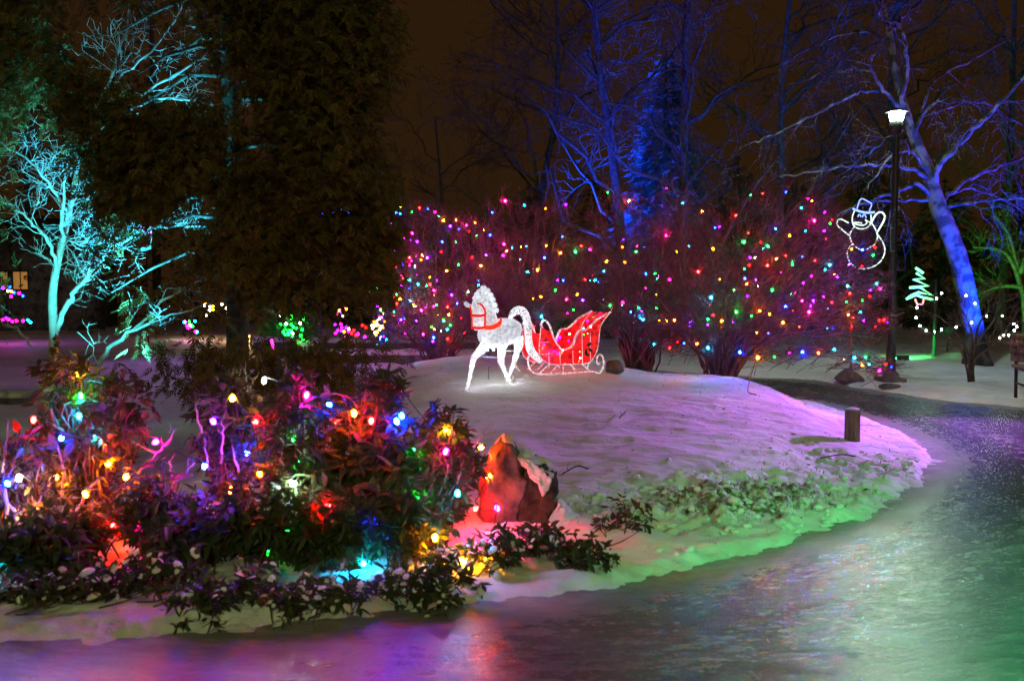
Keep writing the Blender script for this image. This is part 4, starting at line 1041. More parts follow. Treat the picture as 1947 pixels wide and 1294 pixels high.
# ------------------------------------------------------------------ bench at the right edge
def bench():
    b = gp(1950, 768); b = np.array((b[0] + 0.80, b[1] + 0.25, 0.03))
    t = thing('park_bench', 'dark slatted park bench cut off by the right edge', 'bench', tuple(b), R(-12))
    for i in range(5):
        m = MB(); m.box((0, -.22 + i * .095, .43), (1.5, .08, .035)); m.obj('slat', M['wood'], t)
    for i in range(4):
        m = MB(); m.box((0, .25 + i * .02, .52 + i * .095), (1.5, .03, .08), rot=(-.2, 0, 0)); m.obj('slat', M['wood'], t)
    for x in (-.68, .68):
        m = MB(); m.tube([(x, -.24, -.05), (x, -.24, .41)], .022, 6); m.tube([(x, .22, -.05), (x, .24, .42), (x, .34, .86)], .022, 6); m.tube([(x, -.26, .4), (x, .24, .4)], .02, 6); m.tube([(x, -.24, .2), (x, .22, .2)], .015, 6); m.obj('leg', M['black_metal'], t)
bench()

# ------------------------------------------------------------------ background trees
def tall_tree(label, px, Y, height_, spread, seed, lean=0.0, nl=15, r0=0.16, group='bare trees far behind'):
    rs = np.random.RandomState(seed)
    b = np.array(at(px, 600, Y)); b[2] = 0.0
    t = thing('bare_tree', label, 'tree', tuple(b), 0, group)
    tr = MB(); tw = Wood()
    P = smooth(np.array([(0, 0, -.2), (lean * .2 + rs.normal(0, .1), 0, height_ * .3), (lean * .6 + rs.normal(0, .2), rs.normal(0, .2), height_ * .65), (lean + rs.normal(0, .3), 0, height_)]) + b, 5)
    tr.tube(P - b, np.linspace(r0, .025, len(P)), 8)
    for i in range(nl):
        f = rs.uniform(.16, .95); j = int(f * (len(P) - 2)); q = P[j]
        a = rs.uniform(0, 6.28); l = spread * (1.1 - .65 * f) * rs.uniform(.7, 1.2)
        e = q + np.array((math.cos(a) * l, math.sin(a) * l * .7, l * rs.uniform(.35, 1.0)))
        Q = curve(q, unit((math.cos(a) * .7, math.sin(a) * .5, .6)), e, 8, rs, .025)
        tr.tube(Q - b, np.linspace(r0 * .45 * (1.1 - f * .6), .012, 8), 5, False)
        sprout(tw, Q, .03, 3, rs, spread * .38, 7, .75, .08, 3, .2, .58, .07, 5, 0, [4, 3], None, .0065)
    tr.obj('trunk', M['bark_dark'], t, True); tw.mb(b).obj('crown', M['bark_dark'], t)
tall_tree('bare tree with branches raked by blue light above the shrubs', 1190, 25.0, 12.5, 4.4, 71, -1.0, 20)
tall_tree('dark bare tree in front of the blue spruce', 1290, 24.0, 12.0, 4.0, 72, .3, 16)
tall_tree('dark bare tree against the brown sky left of the blue branches', 1010, 30.0, 11.0, 4.6, 73, .6, 16, .14)
tall_tree('dark bare tree between the spruce and the leaning tree', 1470, 29.0, 12.5, 4.6, 74, .5, 18)
tall_tree('dark bare tree behind the crown of the leaning tree', 1700, 31.0, 13.0, 5.0, 75, -.4, 18)
tall_tree('dark bare tree at the far right edge', 1900, 28.0, 12.0, 4.8, 76, .3, 16)
tall_tree('low bare tree on the horizon beside the cedar edge', 850, 34.0, 7.0, 4.4, 77, -.5, 14, .11)
FS = [frond_tpl(4, 0.42, 0.22, 40 + s_) for s_ in range(3)]
def spruce(label, px, Y, ytop, halfw, mat, seed, n=5200, group=None, zlow=0.2, name='spruce_tree'):
    rs = np.random.RandomState(seed)
    b = np.array(at(px, 600, Y)); b[2] = 0; H = at(px, ytop, Y)[2]
    t = thing(name, label, 'tree', tuple(b), 0, group)
    MB().tube(np.array([(0, 0, -.1), (0, 0, H * .5), (0, 0, H * .98)]), [.16, .1, .015], 7).obj('trunk', M['bark_dark'], t)
    u = 1 - np.sqrt(rs.rand(n)); lay = np.floor(u * 22) / 22 + rs.normal(0, .02, n)
    z = zlow + (H - zlow) * np.clip(lay, 0, .985)
    a = rs.uniform(0, 6.28, n); lob = 1 + .22 * np.sin(a * 5 + np.floor(u * 22) * 2.1)
    rr_ = halfw * (1 - lay) * np.sqrt(rs.uniform(.12, 1, n)) * lob
    p = np.stack([rr_ * np.cos(a), rr_ * np.sin(a), z - rr_ * .22], -1)
    f = np.stack([np.cos(a), np.sin(a), -.35 + rs.normal(0, .2, n)], -1)
    mb = MB(); scatter_tpl(mb, FS, p, f, rs, .6, 1.2, .6); mb.obj('crown', mat, t)
spruce('conical blue spruce glowing in blue light behind bare branches', 1262, 27.5, 78, 2.0, M['spruce'], 81)
for i, (x, y, hw, Yc, lab) in enumerate([(1005, 345, 3.2, 33, 'dark evergreen behind the horse shrub'), (1130, 330, 3.0, 34, 'dark evergreen behind the sleigh shrub'), (1400, 290, 2.6, 32, 'dark evergreen right of the blue spruce'), (1510, 330, 3.0, 31, 'dark evergreen behind the wide lit shrub'),
                                     (1650, 300, 2.8, 33, 'dark evergreen behind the snowman light'), (1790, 330, 2.8, 32, 'dark evergreen behind the rope light fir'), (1930, 310, 3.2, 31, 'dark evergreen at the far right'), (900, 400, 2.6, 35, 'low dark evergreen behind the small dense lights'), (300, -250, 6.0, 34, 'dark evergreen behind the cedar'), (60, -150, 5.5, 33, 'dark evergreen at the far left'), (620, 420, 4.0, 36, 'dark evergreen behind the cedar edge')]):
    spruce(lab, x, Yc, y, hw, M['dark_needle'], 90 + i, 1900, 'dark evergreens in the background', name='evergreen_tree')
floodlight('blue floodlight behind the shrubs raking the bare branches', (0.2, 21.5, 0.5), at(1180, 190, 25.5), (0.008, 0.045, 1.0), 9000, 40, 0.9)
floodlight('blue floodlight at the foot of the blue spruce', (0.2, 25.6, 0.6), at(1245, 250, 27.3), (0.006, 0.06, 1.0), 42000, 52, 0.6)

def green_shrub():
    rs = np.random.RandomState(95)
    b = np.array(at(1925, 640, 24.0)); b[2] = .0
    t = thing('slender_tree', 'slender bare tree lit green at the right edge behind the bench', 'tree', tuple(b))
    lm = MB(); tw = Wood(); k = ppm(24.0)
    for pts in ([(1950, 650), (1945, 560), (1930, 490), (1915, 440), (1890, 410)], [(1945, 560), (1925, 500), (1900, 475), (1850, 470)], [(1945, 545), (1900, 545), (1860, 560)], [(1940, 520), (1960, 460), (1975, 400)]):
        P = limb_path(pts, 24.0, rs, .3, 4); lm.tube(P - b, np.linspace(5, 1.5, len(P)) / k, 6); sprout(tw, P, .02, 2, rs, .8, 10, .8, .05, 4, .3, .6, .07, 5, 0, [6], None, .005)
    lm.obj('trunk', M['twig_pale'], t, True); tw.mb(b).obj('crown', M['twig_pale'], t)
green_shrub()
floodlight('green floodlight below the slender tree at the right edge', (9.2, 21.0, 0.5), at(1930, 480, 24.0), (0.06, 1.0, 0.06), 420, 60, 0.8)

# ------------------------------------------------------------------ low stone walls and things far left
def stone_wall(label, x0, x1, ytop, ybot, Y, seed, depth=0.5):
    rs = np.random.RandomState(seed)
    a = at(x0, ybot, Y); c = at(x1, ybot, Y); zt = at(x0, ytop, Y)[2]; z0 = max(-0.02, a[2])
    L_ = c[0] - a[0]; h = max(zt - z0, .12); base = np.array(((a[0] + c[0]) / 2, Y, z0))
    t = thing('stone_wall', label, 'wall', tuple(base), 0, 'low stone terrace walls'); t['kind'] = 'thing'
    rows = max(1, int(round(h / .16))); rh = h / rows
    for r_ in range(rows):
        x = -L_ / 2
        while x < L_ / 2 - .05:
            w_ = min(rs.uniform(.35, .7), L_ / 2 - x)
            m = MB(); m.box((x + w_ / 2, rs.normal(0, .015) , (r_ + .5) * rh), (w_ - .02, depth + rs.normal(0, .02), rh - .012)); o = m.obj('stone', M['stone'], t); x += w_
    n = 40; xs = np.linspace(-L_ / 2 - .03, L_ / 2 + .03, n); mb = MB()
    prof = np.array([(-depth/2 - .03, 0), (-depth/2 - .02, .05), (-depth/4, .085), (0, .09), (depth/4, .085), (depth/2 + .02, .05), (depth/2 + .03, 0)])
    V = np.array([[(x, p[0] + .03 * vnoise(np.array([x * 4.]), np.array([p[0] * 3 + seed]))[0], h + .002 + p[1] * (1 + .6 * vnoise(np.array([x * 2.5 + seed]), np.array([p[0] * 2]))[0])) for p in prof] for x in xs])
    kk = len(prof); i, j = np.meshgrid(np.arange(n - 1), np.arange(kk - 1), indexing='ij')
    Q = np.stack([i*kk+j, (i+1)*kk+j, (i+1)*kk+j+1, i*kk+j+1], -1).reshape(-1, 4)[:, ::-1]
    mb.add(V.reshape(-1, 3), Q).obj('snow_cap', M['snowcap'], t, True)
stone_wall('low snow capped stone wall nearest behind the horse', 590, 905, 673, 692, 18.6, 1)
stone_wall('upper snow capped stone wall behind the horse, one step back', 600, 905, 650, 672, 20.4, 2)
stone_wall('dark snow capped wall section seen beneath the cedar boughs', 487, 560, 649, 675, 20.0, 3)
stone_wall('long dark wall at the far left behind the pale trunk', -120, 75, 752, 790, 12.6, 4)

def far_lights(label, cx, cy, w, h, n, cols, Y, seed, s=55, r=0.03):
    rs = np.random.RandomState(seed)
    pts = [at(cx + rs.uniform(-w, w) * (0.4 + 0.6 * rs.rand()), cy + rs.uniform(-h, h), Y + rs.uniform(-.5, .5)) for _ in range(n)]
    light_string('light_string', label, pts, [cols[rs.randint(len(cols))] for _ in range(n)], r=r, s=s, seed=seed, wire=True, wire_r=.004, group='distant strings of lights')
far_lights('string of warm yellow bulbs low behind the cedar trunk', 410, 590, 35, 12, 14, 'WWA', 26, 1)
far_lights('loop of mixed bulbs in the dark under the cedar', 362, 620, 20, 14, 12, 'CGMW', 25, 2)
far_lights('cluster of red and pink bulbs left of the yellow patch', 450, 605, 12, 12, 8, 'ROMW', 25, 3)
far_lights('green bulbs on the glowing green bush far behind', 553, 622, 34, 24, 26, 'GGGV', 25, 4)
far_lights('violet and amber bulbs under the cedar boughs', 650, 610, 18, 24, 16, 'PMWA', 25, 5)
far_lights('pink and red bulbs beside the violet ones', 680, 630, 30, 16, 10, 'MRP', 25, 6)
far_lights('warm yellow bulbs climbing the cedar edge', 718, 622, 14, 28, 22, 'AWW', 24, 7)
far_lights('string of coloured bulbs at the left edge above the lit window', 26, 555, 24, 10, 9, 'BMPA', 24, 8)
far_lights('string of pink bulbs at the left edge below the lit window', 30, 608, 36, 5, 8, 'MPC', 24, 9)
far_lights('blue bulbs seen through the cedar', 650, 402, 50, 8, 7, 'B', 24, 10)

def pavilion():
    Y = 30.0; b = at(5, 640, Y); b[2] = 0
    t = thing('pavilion', 'small dark pavilion with lit amber windows at the left edge', 'building', tuple(b))
    m = MB(); m.box((0, 1.5, 1.2), (4.6, 3.0, 2.4)); m.obj('wall', M['stone'], t)
    m = MB(); m.add([(-2.6, -.3, 2.4), (2.6, -.3, 2.4), (2.6, 3.3, 2.4), (-2.6, 3.3, 2.4), (-1.6, 1.5, 3.5), (1.6, 1.5, 3.5)], [(0, 1, 5, 4), (2, 3, 4, 5)], [(1, 2, 5), (3, 0, 4), (0, 3, 2), (0, 2, 1)]); m.obj('roof', M['bark_dark'], t)
    for i in range(5):
        x = -1.8 + i * .6
        m = MB(); m.box((x, -.012, 1.55), (.5, .02, .62)); w_ = m.obj('window', M['black_metal'], t)
        for j in (-1, 1):
            g = MB(); g.box((x + j * .115, -.026, 1.55), (.19, .01, .52)); g.obj('pane', M['lit_pane'], w_)
M['lit_pane'] = mat_emit('lit_window_pane', (1.0, 0.45, 0.10), 0.3)
pavilion()
def green_bush():
    rs = np.random.RandomState(97); b = at(553, 645, 26.0); b[2] = 0
    t = thing('round_bush', 'rounded evergreen bush glowing green behind the cedar boughs', 'bush', tuple(b))
    n = 1500; v = rs.normal(0, 1, (n, 3)); v[:, 2] = np.abs(v[:, 2]); v /= np.linalg.norm(v, axis=1, keepdims=True)
    p = v * np.array((.75, .6, 1.0)) * rs.uniform(.5, 1, (n, 1)) + np.array((0, 0, .1))
    mb = MB(); scatter_tpl(mb, FS, p, v + np.array((0, 0, .1)), rs, .4, .8, 1.0); mb.obj('foliage', M['spruce'], t)
    MB().tube([(0, 0, -.1), (0, 0, .7)], .05, 6).obj('stem', M['bark_dark'], t)
green_bush()
floodlight('small green floodlight before the glowing green bush', at(530, 655, 24.2), at(553, 620, 26.0), (0.03, 1.0, 0.05), 160, 90, 0.6, size=0.1)
floodlight('small yellow floodlight on the far snow under the cedar', at(470, 640, 25.5), at(440, 665, 23.5), (1.0, 0.6, 0.12), 160, 120, 0.7, size=0.1)

# ------------------------------------------------------------------ leafy bushes in the foreground
def leaf_tpl(length, width, fold=0.12, curl=0.18):
    X = [(0, 0, 0), (.28, .42, 0), (.62, .40, 0), (1, 0, 0), (.62, -.40, 0), (.28, -.42, 0), (.3, 0, -fold), (.65, 0, -fold)]
    V = np.array([(x * length, y * width, z * width - curl * length * x * x) for x, y, z in X])
    V[[1, 2, 4, 5], 2] += fold * width * .6
    return V, np.array([(0, 1, 6, 6)]), np.array([(0, 6, 1), (1, 6, 7), (1, 7, 2), (2, 7, 3), (0, 5, 6), (5, 4, 7), (5, 7, 6), (4, 3, 7)])
LT = [leaf_tpl(.088, .040), leaf_tpl(.100, .036, .10, .42), leaf_tpl(.074, .038, .14, .10)]
LSM = [leaf_tpl(.066, .034), leaf_tpl(.074, .030, .12, .25), leaf_tpl(.056, .033, .15, .12)]
_lm = {}
def leaf_mesh(tp, i, mat):
    k = (id(tp), i, mat.name)
    if k not in _lm:
        V, _, T = tp[i]; me = mesh_np('leaf', V, None, T, True); me.materials.append(mat); _lm[k] = me
    return _lm[k]
def leafy(label, base, targets, mat, seed, per=7, single=150, tp=LT, twig=M['twig'], snow=0.0, rstem=.007, group=None, name='leafy_shrub', side=3, tipspread=.9, droop=-.25, cat='shrub', sub=3):
    rs = np.random.RandomState(seed)
    base = np.asarray(base, float)
    t = thing(name, label, cat, tuple(base), 0, group)
    w = Wood(); tips = []
    for g in targets:
        g = np.asarray(g, float)
        st = base + np.array((rs.normal(0, .05), rs.normal(0, .05), -.08))
        d0 = unit(np.array(((g - base)[0] * .5, (g - base)[1] * .5, max((g - base)[2], .15) + .1)))
        P = curve(st, d0, g, 8, rs, .02); w.add(P, np.linspace(rstem * rs.uniform(.7, 1.3), .0025, 8), 6)
        tips.append((P[-1], unit(P[-1] - P[-2]), 1.0))
        for j in range(sub):
            f = rs.uniform(.35, .95); q = P[int(f * 7)]; nd = side_dir(unit(P[-1] - P[-3]), rs, .8, .25)
            l = rs.uniform(.07, .17); e = q + nd * l; Q = curve(q, nd, e, 4, rs, .05); w.add(Q, np.linspace(.0035, .002, 4), 4)
            tips.append((e, unit(Q[-1] - Q[-2]), .9))
    pos = []; fw = []; 
    for p, d, s_ in tips:
        n = max(3, int(per * rs.uniform(.6, 1.3)))
        for i in range(n):
            o = side_dir(d, rs, tipspread * rs.uniform(.6, 1.5)); o[2] += droop * rs.uniform(0, 1.6)
            pos.append(p - d * rs.uniform(0, .05)); fw.append(unit(o))
    pos = np.array(pos); fw = np.array(fw); n = len(pos)
    up = np.array((0, 0, 1)) + rs.normal(0, .45, (n, 3)); y = np.cross(up, fw); y /= np.linalg.norm(y, axis=1, keepdims=True) + 1e-9; z = np.cross(fw, y)
    sc = rs.uniform(.55, 1.2, n); wd = rs.uniform(.65, 1.2, n); which = rs.randint(0, 3, n)
    front = np.argsort(pos[:, 1] + rs.normal(0, .06, n) - .5 * sc)
    ind = set(front[:min(single, n)].tolist())
    mb = MB(); sn = MB()
    for i in range(n):
        A = np.stack([fw[i], y[i] * wd[i], z[i]], 1) * sc[i]
        if i in ind:
            o = bpy.data.objects.new('leaf', leaf_mesh(tp, which[i], mat)); COL.objects.link(o); o.parent = t
            mm = Matrix.Identity(4)
            for r_ in range(3):
                for c_ in range(3): mm[r_][c_] = A[r_, c_]
                mm[r_][3] = pos[i][r_] - base[r_]
            o.matrix_local = mm
        else:
            V, _, T = tp[which[i]]; mb.add(V @ A.T + pos[i] - base, None, T)
        if snow and rs.rand() < snow and z[i][2] > .35:
            V = tp[which[i]][0] @ A.T + pos[i] - base; c = V[[1, 2, 4, 5]].mean(0); rr_ = np.linalg.norm(V[1] - V[5]) * rs.uniform(.5, .95)
            sv = []; k_ = 7
            for q in range(k_):
                an = 2 * math.pi * q / k_; dd = fw[i] * math.cos(an) * rr_ * rs.uniform(1, 1.6) + y[i] * math.sin(an) * rr_
                sv.append(c + dd + z[i] * .003)
            for q in range(k_):
                sv.append(c + (sv[q] - c) * .55 + z[i] * rr_ * .5)
            sv.append(c + z[i] * rr_ * .62)
            sn.add(sv, [(q, (q+1) % k_, k_ + (q+1) % k_, k_ + q) for q in range(k_)], [(k_ + q, k_ + (q+1) % k_, 2 * k_) for q in range(k_)])
    if mb.n: tag(mb.obj('foliage', mat, t, True), kind='stuff')
    if sn.n: tag(sn.obj('snow_dusting', M['snowcap'], t, True), kind='stuff')
    w.mb(base).obj('stems', twig, t, True)
    return t
def blob(cx, cy, rx, ry, Y, dY, n, seed):
    rs = np.random.RandomState(seed); out = []
    n = int(n * 2.1)
    while len(out) < n:
        u = rs.uniform(-1, 1, 3)
        if u.dot(u) > 1: continue
        out.append(at(cx + u[0] * rx, cy + u[1] * ry, Y + u[2] * dY))
    return out
def gbase(px, Y):
    p = at(px, 800, Y); return np.array((p[0], p[1], hz(p[0], p[1])))
BG = 'leafy bushes strung with big bulbs in the foreground'
leafy('tall russet leafy bush around the cyan trunk at the left', gbase(160, 5.9), blob(170, 770, 130, 95, 5.8, .3, 34, 1) + blob(110, 690, 50, 45, 5.9, .2, 6, 2), M['leaf_warm'], 101, 7, 200, rstem=.010, droop=-.5, group=BG)
leafy('sparse twiggy bush at the left edge with glowing bare stems', gbase(30, 5.6), blob(50, 880, 80, 70, 5.5, .3, 12, 3), M['leaf_warm'], 102, 4, 60, rstem=.011, group=BG)
leafy('sparse bush with bare forked stems in violet light', gbase(430, 5.9), blob(415, 800, 70, 100, 5.9, .25, 22, 4), M['leaf'], 103, 5, 110, rstem=.009, group=BG)
leafy('low amber lit bush top beside the white bulb', gbase(440, 6.2), blob(425, 735, 55, 32, 6.1, .2, 13, 14), M['leaf_warm'], 113, 6, 80, rstem=.008, group=BG)
leafy('dense dark green bush glowing green at its centre', gbase(570, 5.6), blob(570, 850, 95, 165, 5.6, .3, 52, 5), M['leaf'], 104, 7, 260, rstem=.009, group=BG)
leafy('tall dark bush with a red lit crown left of the boulder', gbase(700, 5.7), blob(705, 820, 95, 115, 5.7, .3, 46, 6) + blob(740, 730, 55, 25, 5.7, .15, 9, 7), M['leaf'], 105, 7, 260, rstem=.009, group=BG)
leafy('dark bush leaning towards the boulder with a cyan bulb', gbase(810, 5.7), blob(840, 870, 75, 105, 5.7, .25, 36, 8) + blob(880, 850, 40, 40, 5.75, .1, 8, 9), M['leaf'], 106, 7, 230, rstem=.009, group=BG)
leafy('dark undergrowth bush beneath the tall bushes', gbase(620, 5.3), blob(640, 990, 150, 70, 5.3, .2, 40, 10), M['leaf'], 107, 7, 230, group=BG)
leafy('dark low bush filling the gap below the violet stems', gbase(380, 5.3), blob(360, 1000, 130, 60, 5.4, .3, 34, 11), M['leaf'], 108, 7, 180, group=BG)
leafy('dark low bush under the pink bulb at the left edge', gbase(70, 5.2), blob(90, 1030, 130, 55, 5.2, .3, 30, 12), M['leaf'], 109, 7, 180, group=BG)
leafy('tangled dark bush between the russet bush and the violet stems', gbase(290, 5.5), blob(290, 960, 75, 70, 5.5, .25, 18, 15), M['leaf'], 114, 6, 110, group=BG)
leafy('dark leafy bush in front of the green glow', gbase(500, 5.35), blob(500, 960, 80, 80, 5.4, .2, 20, 16), M['leaf'], 115, 7, 130, group=BG)
leafy('dark leafy bush under the red crown beside the amber bulb', gbase(770, 5.35), blob(760, 970, 80, 75, 5.4, .2, 20, 17), M['leaf'], 116, 7, 130, group=BG)
leafy('dark leafy bush at the left edge below the orange stems', gbase(150, 5.35), blob(140, 985, 110, 45, 5.4, .2, 18, 18), M['leaf'], 117, 6, 110, group=BG)
GC = 'low snow dusted evergreen plants along the path edge'
low = [(70, 1105, 90, 26, 'low snow dusted plant nearest the left edge'), (185, 1090, 80, 32, 'snow dusted plant left of the fallen leaf'), (300, 1070, 80, 36, 'snow dusted plant behind the pink snow patch'), (375, 1125, 60, 48, 'drooping dark plant reaching farthest down to the ice'), (470, 1095, 70, 45, 'snow dusted plant right of the drooping one'), (560, 1125, 65, 45, 'dark plant over the snow below the green glow'),
       (655, 1105, 65, 45, 'dark plant between the green glow and the amber bulb'), (770, 1100, 60, 42, 'plant left of the amber lit snow'), (850, 1070, 75, 48, 'plant glowing amber under the amber bulb'), (945, 1045, 65, 40, 'plant in amber light before the boulder'), (1025, 1020, 60, 36, 'dark plant at the foot of the boulder'), (1105, 1045, 55, 34, 'dark plant at the right end of the bed'), (1175, 985, 45, 30, 'small leafy sprig on the snow right of the boulder'), (820, 1130, 40, 22, 'tiny plant closest to the ice below the amber bulb')]
for i, (x, y, rx, ry, lab) in enumerate(low):
    y += 22 if x < 900 else 8
    g = gp(x, y + ry * .8); 
    leafy(lab, g, blob(x, y, rx, ry, g[1] + .05, .16, 13 if rx > 50 else 7, 200 + i), M['leaf'], 220 + i, 6, 105, tp=LSM, snow=.17 if x < 1000 else .06, rstem=.004, name='low_plant', group=GC, cat='plant', sub=2, droop=-.4)
# bare forked stems in the coloured light
def bare_stems(label, polys, Y, seed, r=.012, mat='twig_pale'):
    rs = np.random.RandomState(seed); b = gbase(polys[0][0][0], Y)
    t = thing('leafless_sapling', label, 'sapling', tuple(b), 0, 'bare shrub stems among the bushes'); tw = Wood(); mb = MB()
    for pl in polys:
        P = limb_path(pl, Y, rs, rs.uniform(-.1, .1), 4); P[1:-1] += rs.normal(0, .004, (len(P) - 2, 3)); mb.tube(P - b, np.linspace(r, r * .35, len(P)), 7)
        sprout(tw, P, r * .5, 1, rs, .10, 4, .7, .2, 4, .4, .6, .05, 4, 0, None, None, .002)
    mb.obj('stem', M[mat], t, True); tw.mb(b).obj('twigs', M[mat], t)
bare_stems('pair of thick bare stems in orange light at the left edge', [[(18, 1030), (12, 960), (5, 900), (10, 850), (15, 800)], [(40, 1030), (30, 980), (10, 950), (-10, 920)]], 5.4, 1, .016)
bare_stems('bare forked stem glowing red orange left of centre', [[(120, 1030), (145, 980), (165, 935), (190, 910)], [(140, 990), (170, 965), (182, 955)], [(118, 1030), (115, 960), (122, 900), (110, 850)]], 5.5, 2, .014)
bare_stems('bare stem in yellow green light behind the red stem', [[(70, 1000), (75, 960), (90, 930), (98, 905)], [(75, 975), (60, 930), (50, 890)]], 5.45, 3, .013)
bare_stems('bare forked stem lit red below the blue bulb', [[(325, 985), (330, 935), (325, 900), (322, 875)], [(330, 925), (352, 900), (368, 880)]], 5.6, 4, .010)
bare_stems('pink lit forked stem beside the pink bulb', [[(262, 900), (290, 870), (318, 840), (332, 815)], [(298, 862), (278, 852), (262, 845)]], 5.6, 5, .009)
bare_stems('violet lit looping bare stem under the amber leaves', [[(395, 890), (388, 840), (375, 790), (372, 765), (392, 760), (410, 785)], [(420, 880), (425, 830), (420, 800)], [(455, 900), (445, 860), (440, 830)]], 5.7, 6, .009)
bare_stems('pale stem lit amber below the orange bulb', [[(455, 1035), (458, 1000), (470, 965), (485, 940)]], 5.4, 7, .009)
bare_stems('red lit slanting stem below the magenta bulb', [[(778, 990), (805, 950), (830, 905), (848, 870)], [(760, 960), (775, 920), (785, 890)]], 5.55, 8, .010)
bare_stems('cyan lit fan of stems below the magenta bulb', [[(825, 960), (845, 920), (852, 880)], [(830, 960), (855, 925), (870, 890)], [(835, 960), (868, 915), (880, 880)], [(900, 850), (915, 830), (922, 815)]], 5.6, 9, .008)
bare_stems('forked twig standing in cyan light behind the bush', [[(473, 750), (468, 720), (464, 700)], [(473, 750), (460, 725), (450, 712)], [(473, 750), (480, 725), (490, 715)]], 6.6, 10, .008)

FB = """64,797,R 117,832,B 14,918,B 17,1023,M 36,908,W 297,839,M 405,800,P 389,885,B 442,756,A 502,723,V 485,801,R 626,768,B 583,750,M 494,900,O 558,918,V 623,961,R 162,938,O 673,785,O 706,799,R 763,789,B 754,800,B 848,857,M 870,937,C 719,997,B 827,1021,A 849,818,A"""
HB_ = """150,712,A,5.85 152,752,G,5.75 150,790,C,5.8 205,842,O,5.75 105,905,A,5.7 205,880,A,5.7 240,905,O,5.6 272,1012,M,5.45 560,835,G,5.65 570,880,G,5.6 545,1010,G,5.45 720,850,R,5.75 790,855,G,5.7 640,800,R,5.8 470,860,B,5.75 510,1040,G,5.4 720,960,C,5.6 925,1060,A,5.3 880,1065,A,5.25 60,980,A,5.4 215,1000,R,5.4 330,1000,B,5.5 640,1040,G,5.3 845,905,G,5.75 440,930,O,5.6 20,1060,C,5.15 760,745,R,5.85 905,890,R,6.15 905,965,R,6.05 915,850,O,6.12 930,905,O,6.15 800,945,G,5.6 945,965,M,5.75 180,830,C,5.7 300,960,O,5.6 690,1070,C,5.2"""
pts = []; cols = []
rs_ = np.random.RandomState(77)
for s_ in FB.split():
    x, y, c = s_.split(','); x = float(x); y = float(y)
    Y = 5.28 + .1 * rs_.rand() if y > 900 else 5.42 + .12 * rs_.rand()
    if c == 'V' and y < 760: Y = 6.3
    pts.append(at(x, y, Y)); cols.append(c)
nfront = len(pts)
for s_ in HB_.split():
    x, y, c, Y = s_.split(','); pts.append(at(float(x), float(y), float(Y))); cols.append(c)
light_string('light_string', 'string of large multicoloured bulbs woven through the foreground bushes', pts, cols, r=.0135, s=1000, fine=True, sockets=True, tilt=1.0, wire_r=.0035, seed=3)

# ------------------------------------------------------------------ small things on the snow
def pick(rs, x0, x1, y0, y1, n, prob):
    x = rs.uniform(x0, x1, n * 40); y = rs.uniform(y0, y1, n * 40)
    d = sdist(x, y); k = np.where(rs.rand(len(x)) < prob(x, y, d))[0][:n]
    return x[k], y[k], height(x[k], y[k])
def litter():
    rs = np.random.RandomState(111); mb = MB()
    X, Y, Z = pick(rs, -1.8, 4.2, 5.4, 12.5, 320, lambda x, y, d: (d > .1) * (.3 + .7 * (x > 1.6)))
    for x, y, z in zip(X, Y, Z):
        s_ = rs.uniform(.008, .022) * (1.8 if rs.rand() < .07 else 1); a = rs.uniform(0, 6.28)
        V = np.array([(-1, -.3, 0), (0, -.45, .3), (1, 0, .1), (0, .45, .35), (-.2, 0, .55)]) * s_; c, s2 = math.cos(a), math.sin(a)
        V = np.stack([V[:, 0] * c - V[:, 1] * s2, V[:, 0] * s2 + V[:, 1] * c, V[:, 2]], -1) + np.array((x, y, z + .002))
        mb.add(V, None, [(0, 1, 4), (1, 2, 4), (2, 3, 4), (3, 0, 4)])
    tag(mb.obj('leaf_litter', M['litter']), 'scattered dead leaf scraps on the snowy mound', kind='stuff')
litter()
def clods():
    rs = np.random.RandomState(112); mb = MB()
    import bmesh
    bm = bmesh.new(); bmesh.ops.create_icosphere(bm, subdivisions=2, radius=1); IV = np.array([v.co[:] for v in bm.verts]); IT = np.array([[v.index for v in f.verts] for f in bm.faces]); bm.free()
    X, Y, Z = pick(rs, -.2, 3.8, 5.2, 9.0, 260, lambda x, y, d: (d > .03) * (churn(x, y) * .8 + .35 * np.exp(-((d - .12) / .1)**2)))
    for n, (x, y, z) in enumerate(zip(X, Y, Z)):
        s_ = rs.uniform(.008, .026) * (1.6 if rs.rand() < .08 else 1)
        q = 1 + 1.0 * fbm(IV[:, 0] * 2 + n, IV[:, 1] * 2 + IV[:, 2] * 1.7, 3); V = IV * q[:, None] * np.array((s_ * rs.uniform(.9, 1.6), s_ * rs.uniform(.8, 1.2), s_ * .8))
        mb.add(V + np.array((x, y, z + s_ * .15)), None, IT)
    tag(mb.obj('snow_clods', M['snowcap'], None, True), 'kicked up lumps of snow along the edge of the path', kind='stuff')
clods()
def blades():
    rs = np.random.RandomState(113)
    x, y, z = pick(rs, .1, 3.6, 5.3, 9.2, 550, lambda x, y, d: churn(x, y)**1.5 * .9 * (vnoise(x * 5., y * 5.) > .02))
    n = len(x); h = rs.uniform(.015, .045, n); dx, dy = rs.normal(0, .5, (2, n)) * h; w_ = .0025
    V = np.stack([np.stack([x - w_, y, z - .01], -1), np.stack([x + w_, y, z - .01], -1), np.stack([x + dx, y + dy, z + h], -1)], 1)
    mb = MB().add(V.reshape(-1, 3), None, np.arange(3 * n).reshape(-1, 3))
    tag(mb.obj('grass', M['grass']), 'flattened winter grass showing through trampled snow', kind='stuff')
blades()
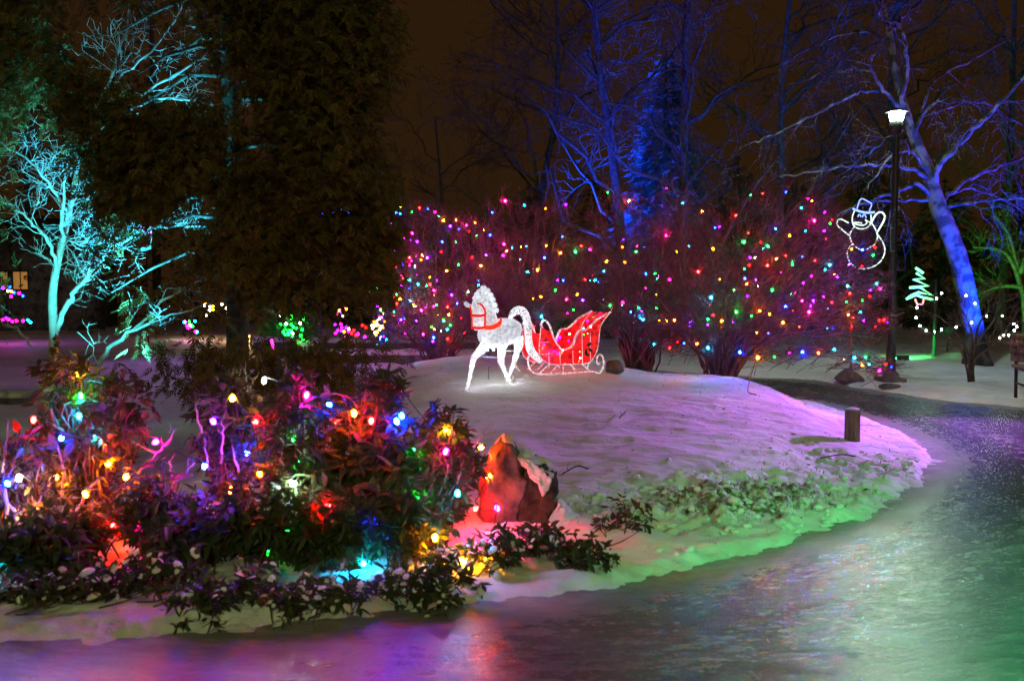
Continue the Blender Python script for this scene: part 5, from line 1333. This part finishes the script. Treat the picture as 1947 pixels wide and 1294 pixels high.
# twig on the mound and fallen sticks by the path
for i, (lab, pl) in enumerate([('little dead plant sprig standing on the mound', [(1178, 798), (1184, 792), (1190, 786)]), ('thin bare twig lying on the snow right of the boulder', [(1070, 905), (1098, 890), (1118, 896)]), ('crooked dark stick on the lilac snow below the wooden post', [(1560, 875), (1600, 868), (1632, 873)])]):
    P = np.array([gp(*p) + np.array((0, 0, .02)) for p in pl]); b = P[0].copy(); w_ = Wood(); t = thing('fallen_twig', lab, 'twig', tuple(b)); rs = np.random.RandomState(i)
    MB().tube(smooth(P, 3) - b, .006, 5).obj('stem', M['litter'], t); sprout(w_, smooth(P, 3), .004, 1, rs, .06, 6, .8, .5, 4, .1, .6, .05, 3); w_.mb(b).obj('twigs', M['litter'], t)
rs_ = np.random.RandomState(8)
for i, (x, y, lab) in enumerate([(70, 1170, 'thin stick on the snow at the lower left corner'), (150, 1150, 'pair of sticks on the pink snow by the left plants'), (215, 1140, 'stick stretching from the plants over the pale snow'), (290, 1150, 'stick beside the fallen leaf on the path edge'), (330, 1165, 'short upright stick left of the drooping plant'), (1190, 1040, 'thin dry stalk right of the plant bed')]):
    g_ = gp(x, y); t = thing('fallen_twig', lab, 'twig', tuple(g_)); w_ = MB()
    for k_ in range(3 if i < 4 else 1):
        a_ = rs_.uniform(-.6, .9); l_ = rs_.uniform(.15, .34); o_ = rs_.normal(0, .05, 2)
        P = np.array([(o_[0] - l_ / 2 * math.cos(a_), o_[1] - l_ / 2 * math.sin(a_), .02), (o_[0] + .01, o_[1], .05), (o_[0] + l_ / 2 * math.cos(a_), o_[1] + l_ / 2 * math.sin(a_), .07 + rs_.uniform(0, .08))])
        w_.tube(smooth(P, 3), [.004] * 4 + [.002] * 3, 5)
    w_.obj('stem', M['litter'], t)
# orange cord
P = [at(1437, 660, 11.9), at(1435, 690, 11.8), at(1428, 715, 11.7)] + [gp(1422, 745) + np.array((0, 0, .01)), gp(1438, 752) + np.array((0, 0, .01))]
o = MB().tube(smooth(P, 5), .006, 6).obj('extension_cord', M['cord'], None, True); tag(o, 'orange extension cord hanging from the wide shrub to the snow', 'cord')
g = gp(1616, 731); st = thing('wooden_stake', 'thin wooden stake standing under the right side of the wide shrub', 'stake', tuple(g))
MB().tube([(0, 0, -.05), (.01, 0, .45), (0, 0, .95)], [.022, .02, .018], 6).obj('timber', M['wood'], st)
print('TRIS', sum(len(m_.loops) - 2 * len(m_.polygons) for m_ in bpy.data.meshes))
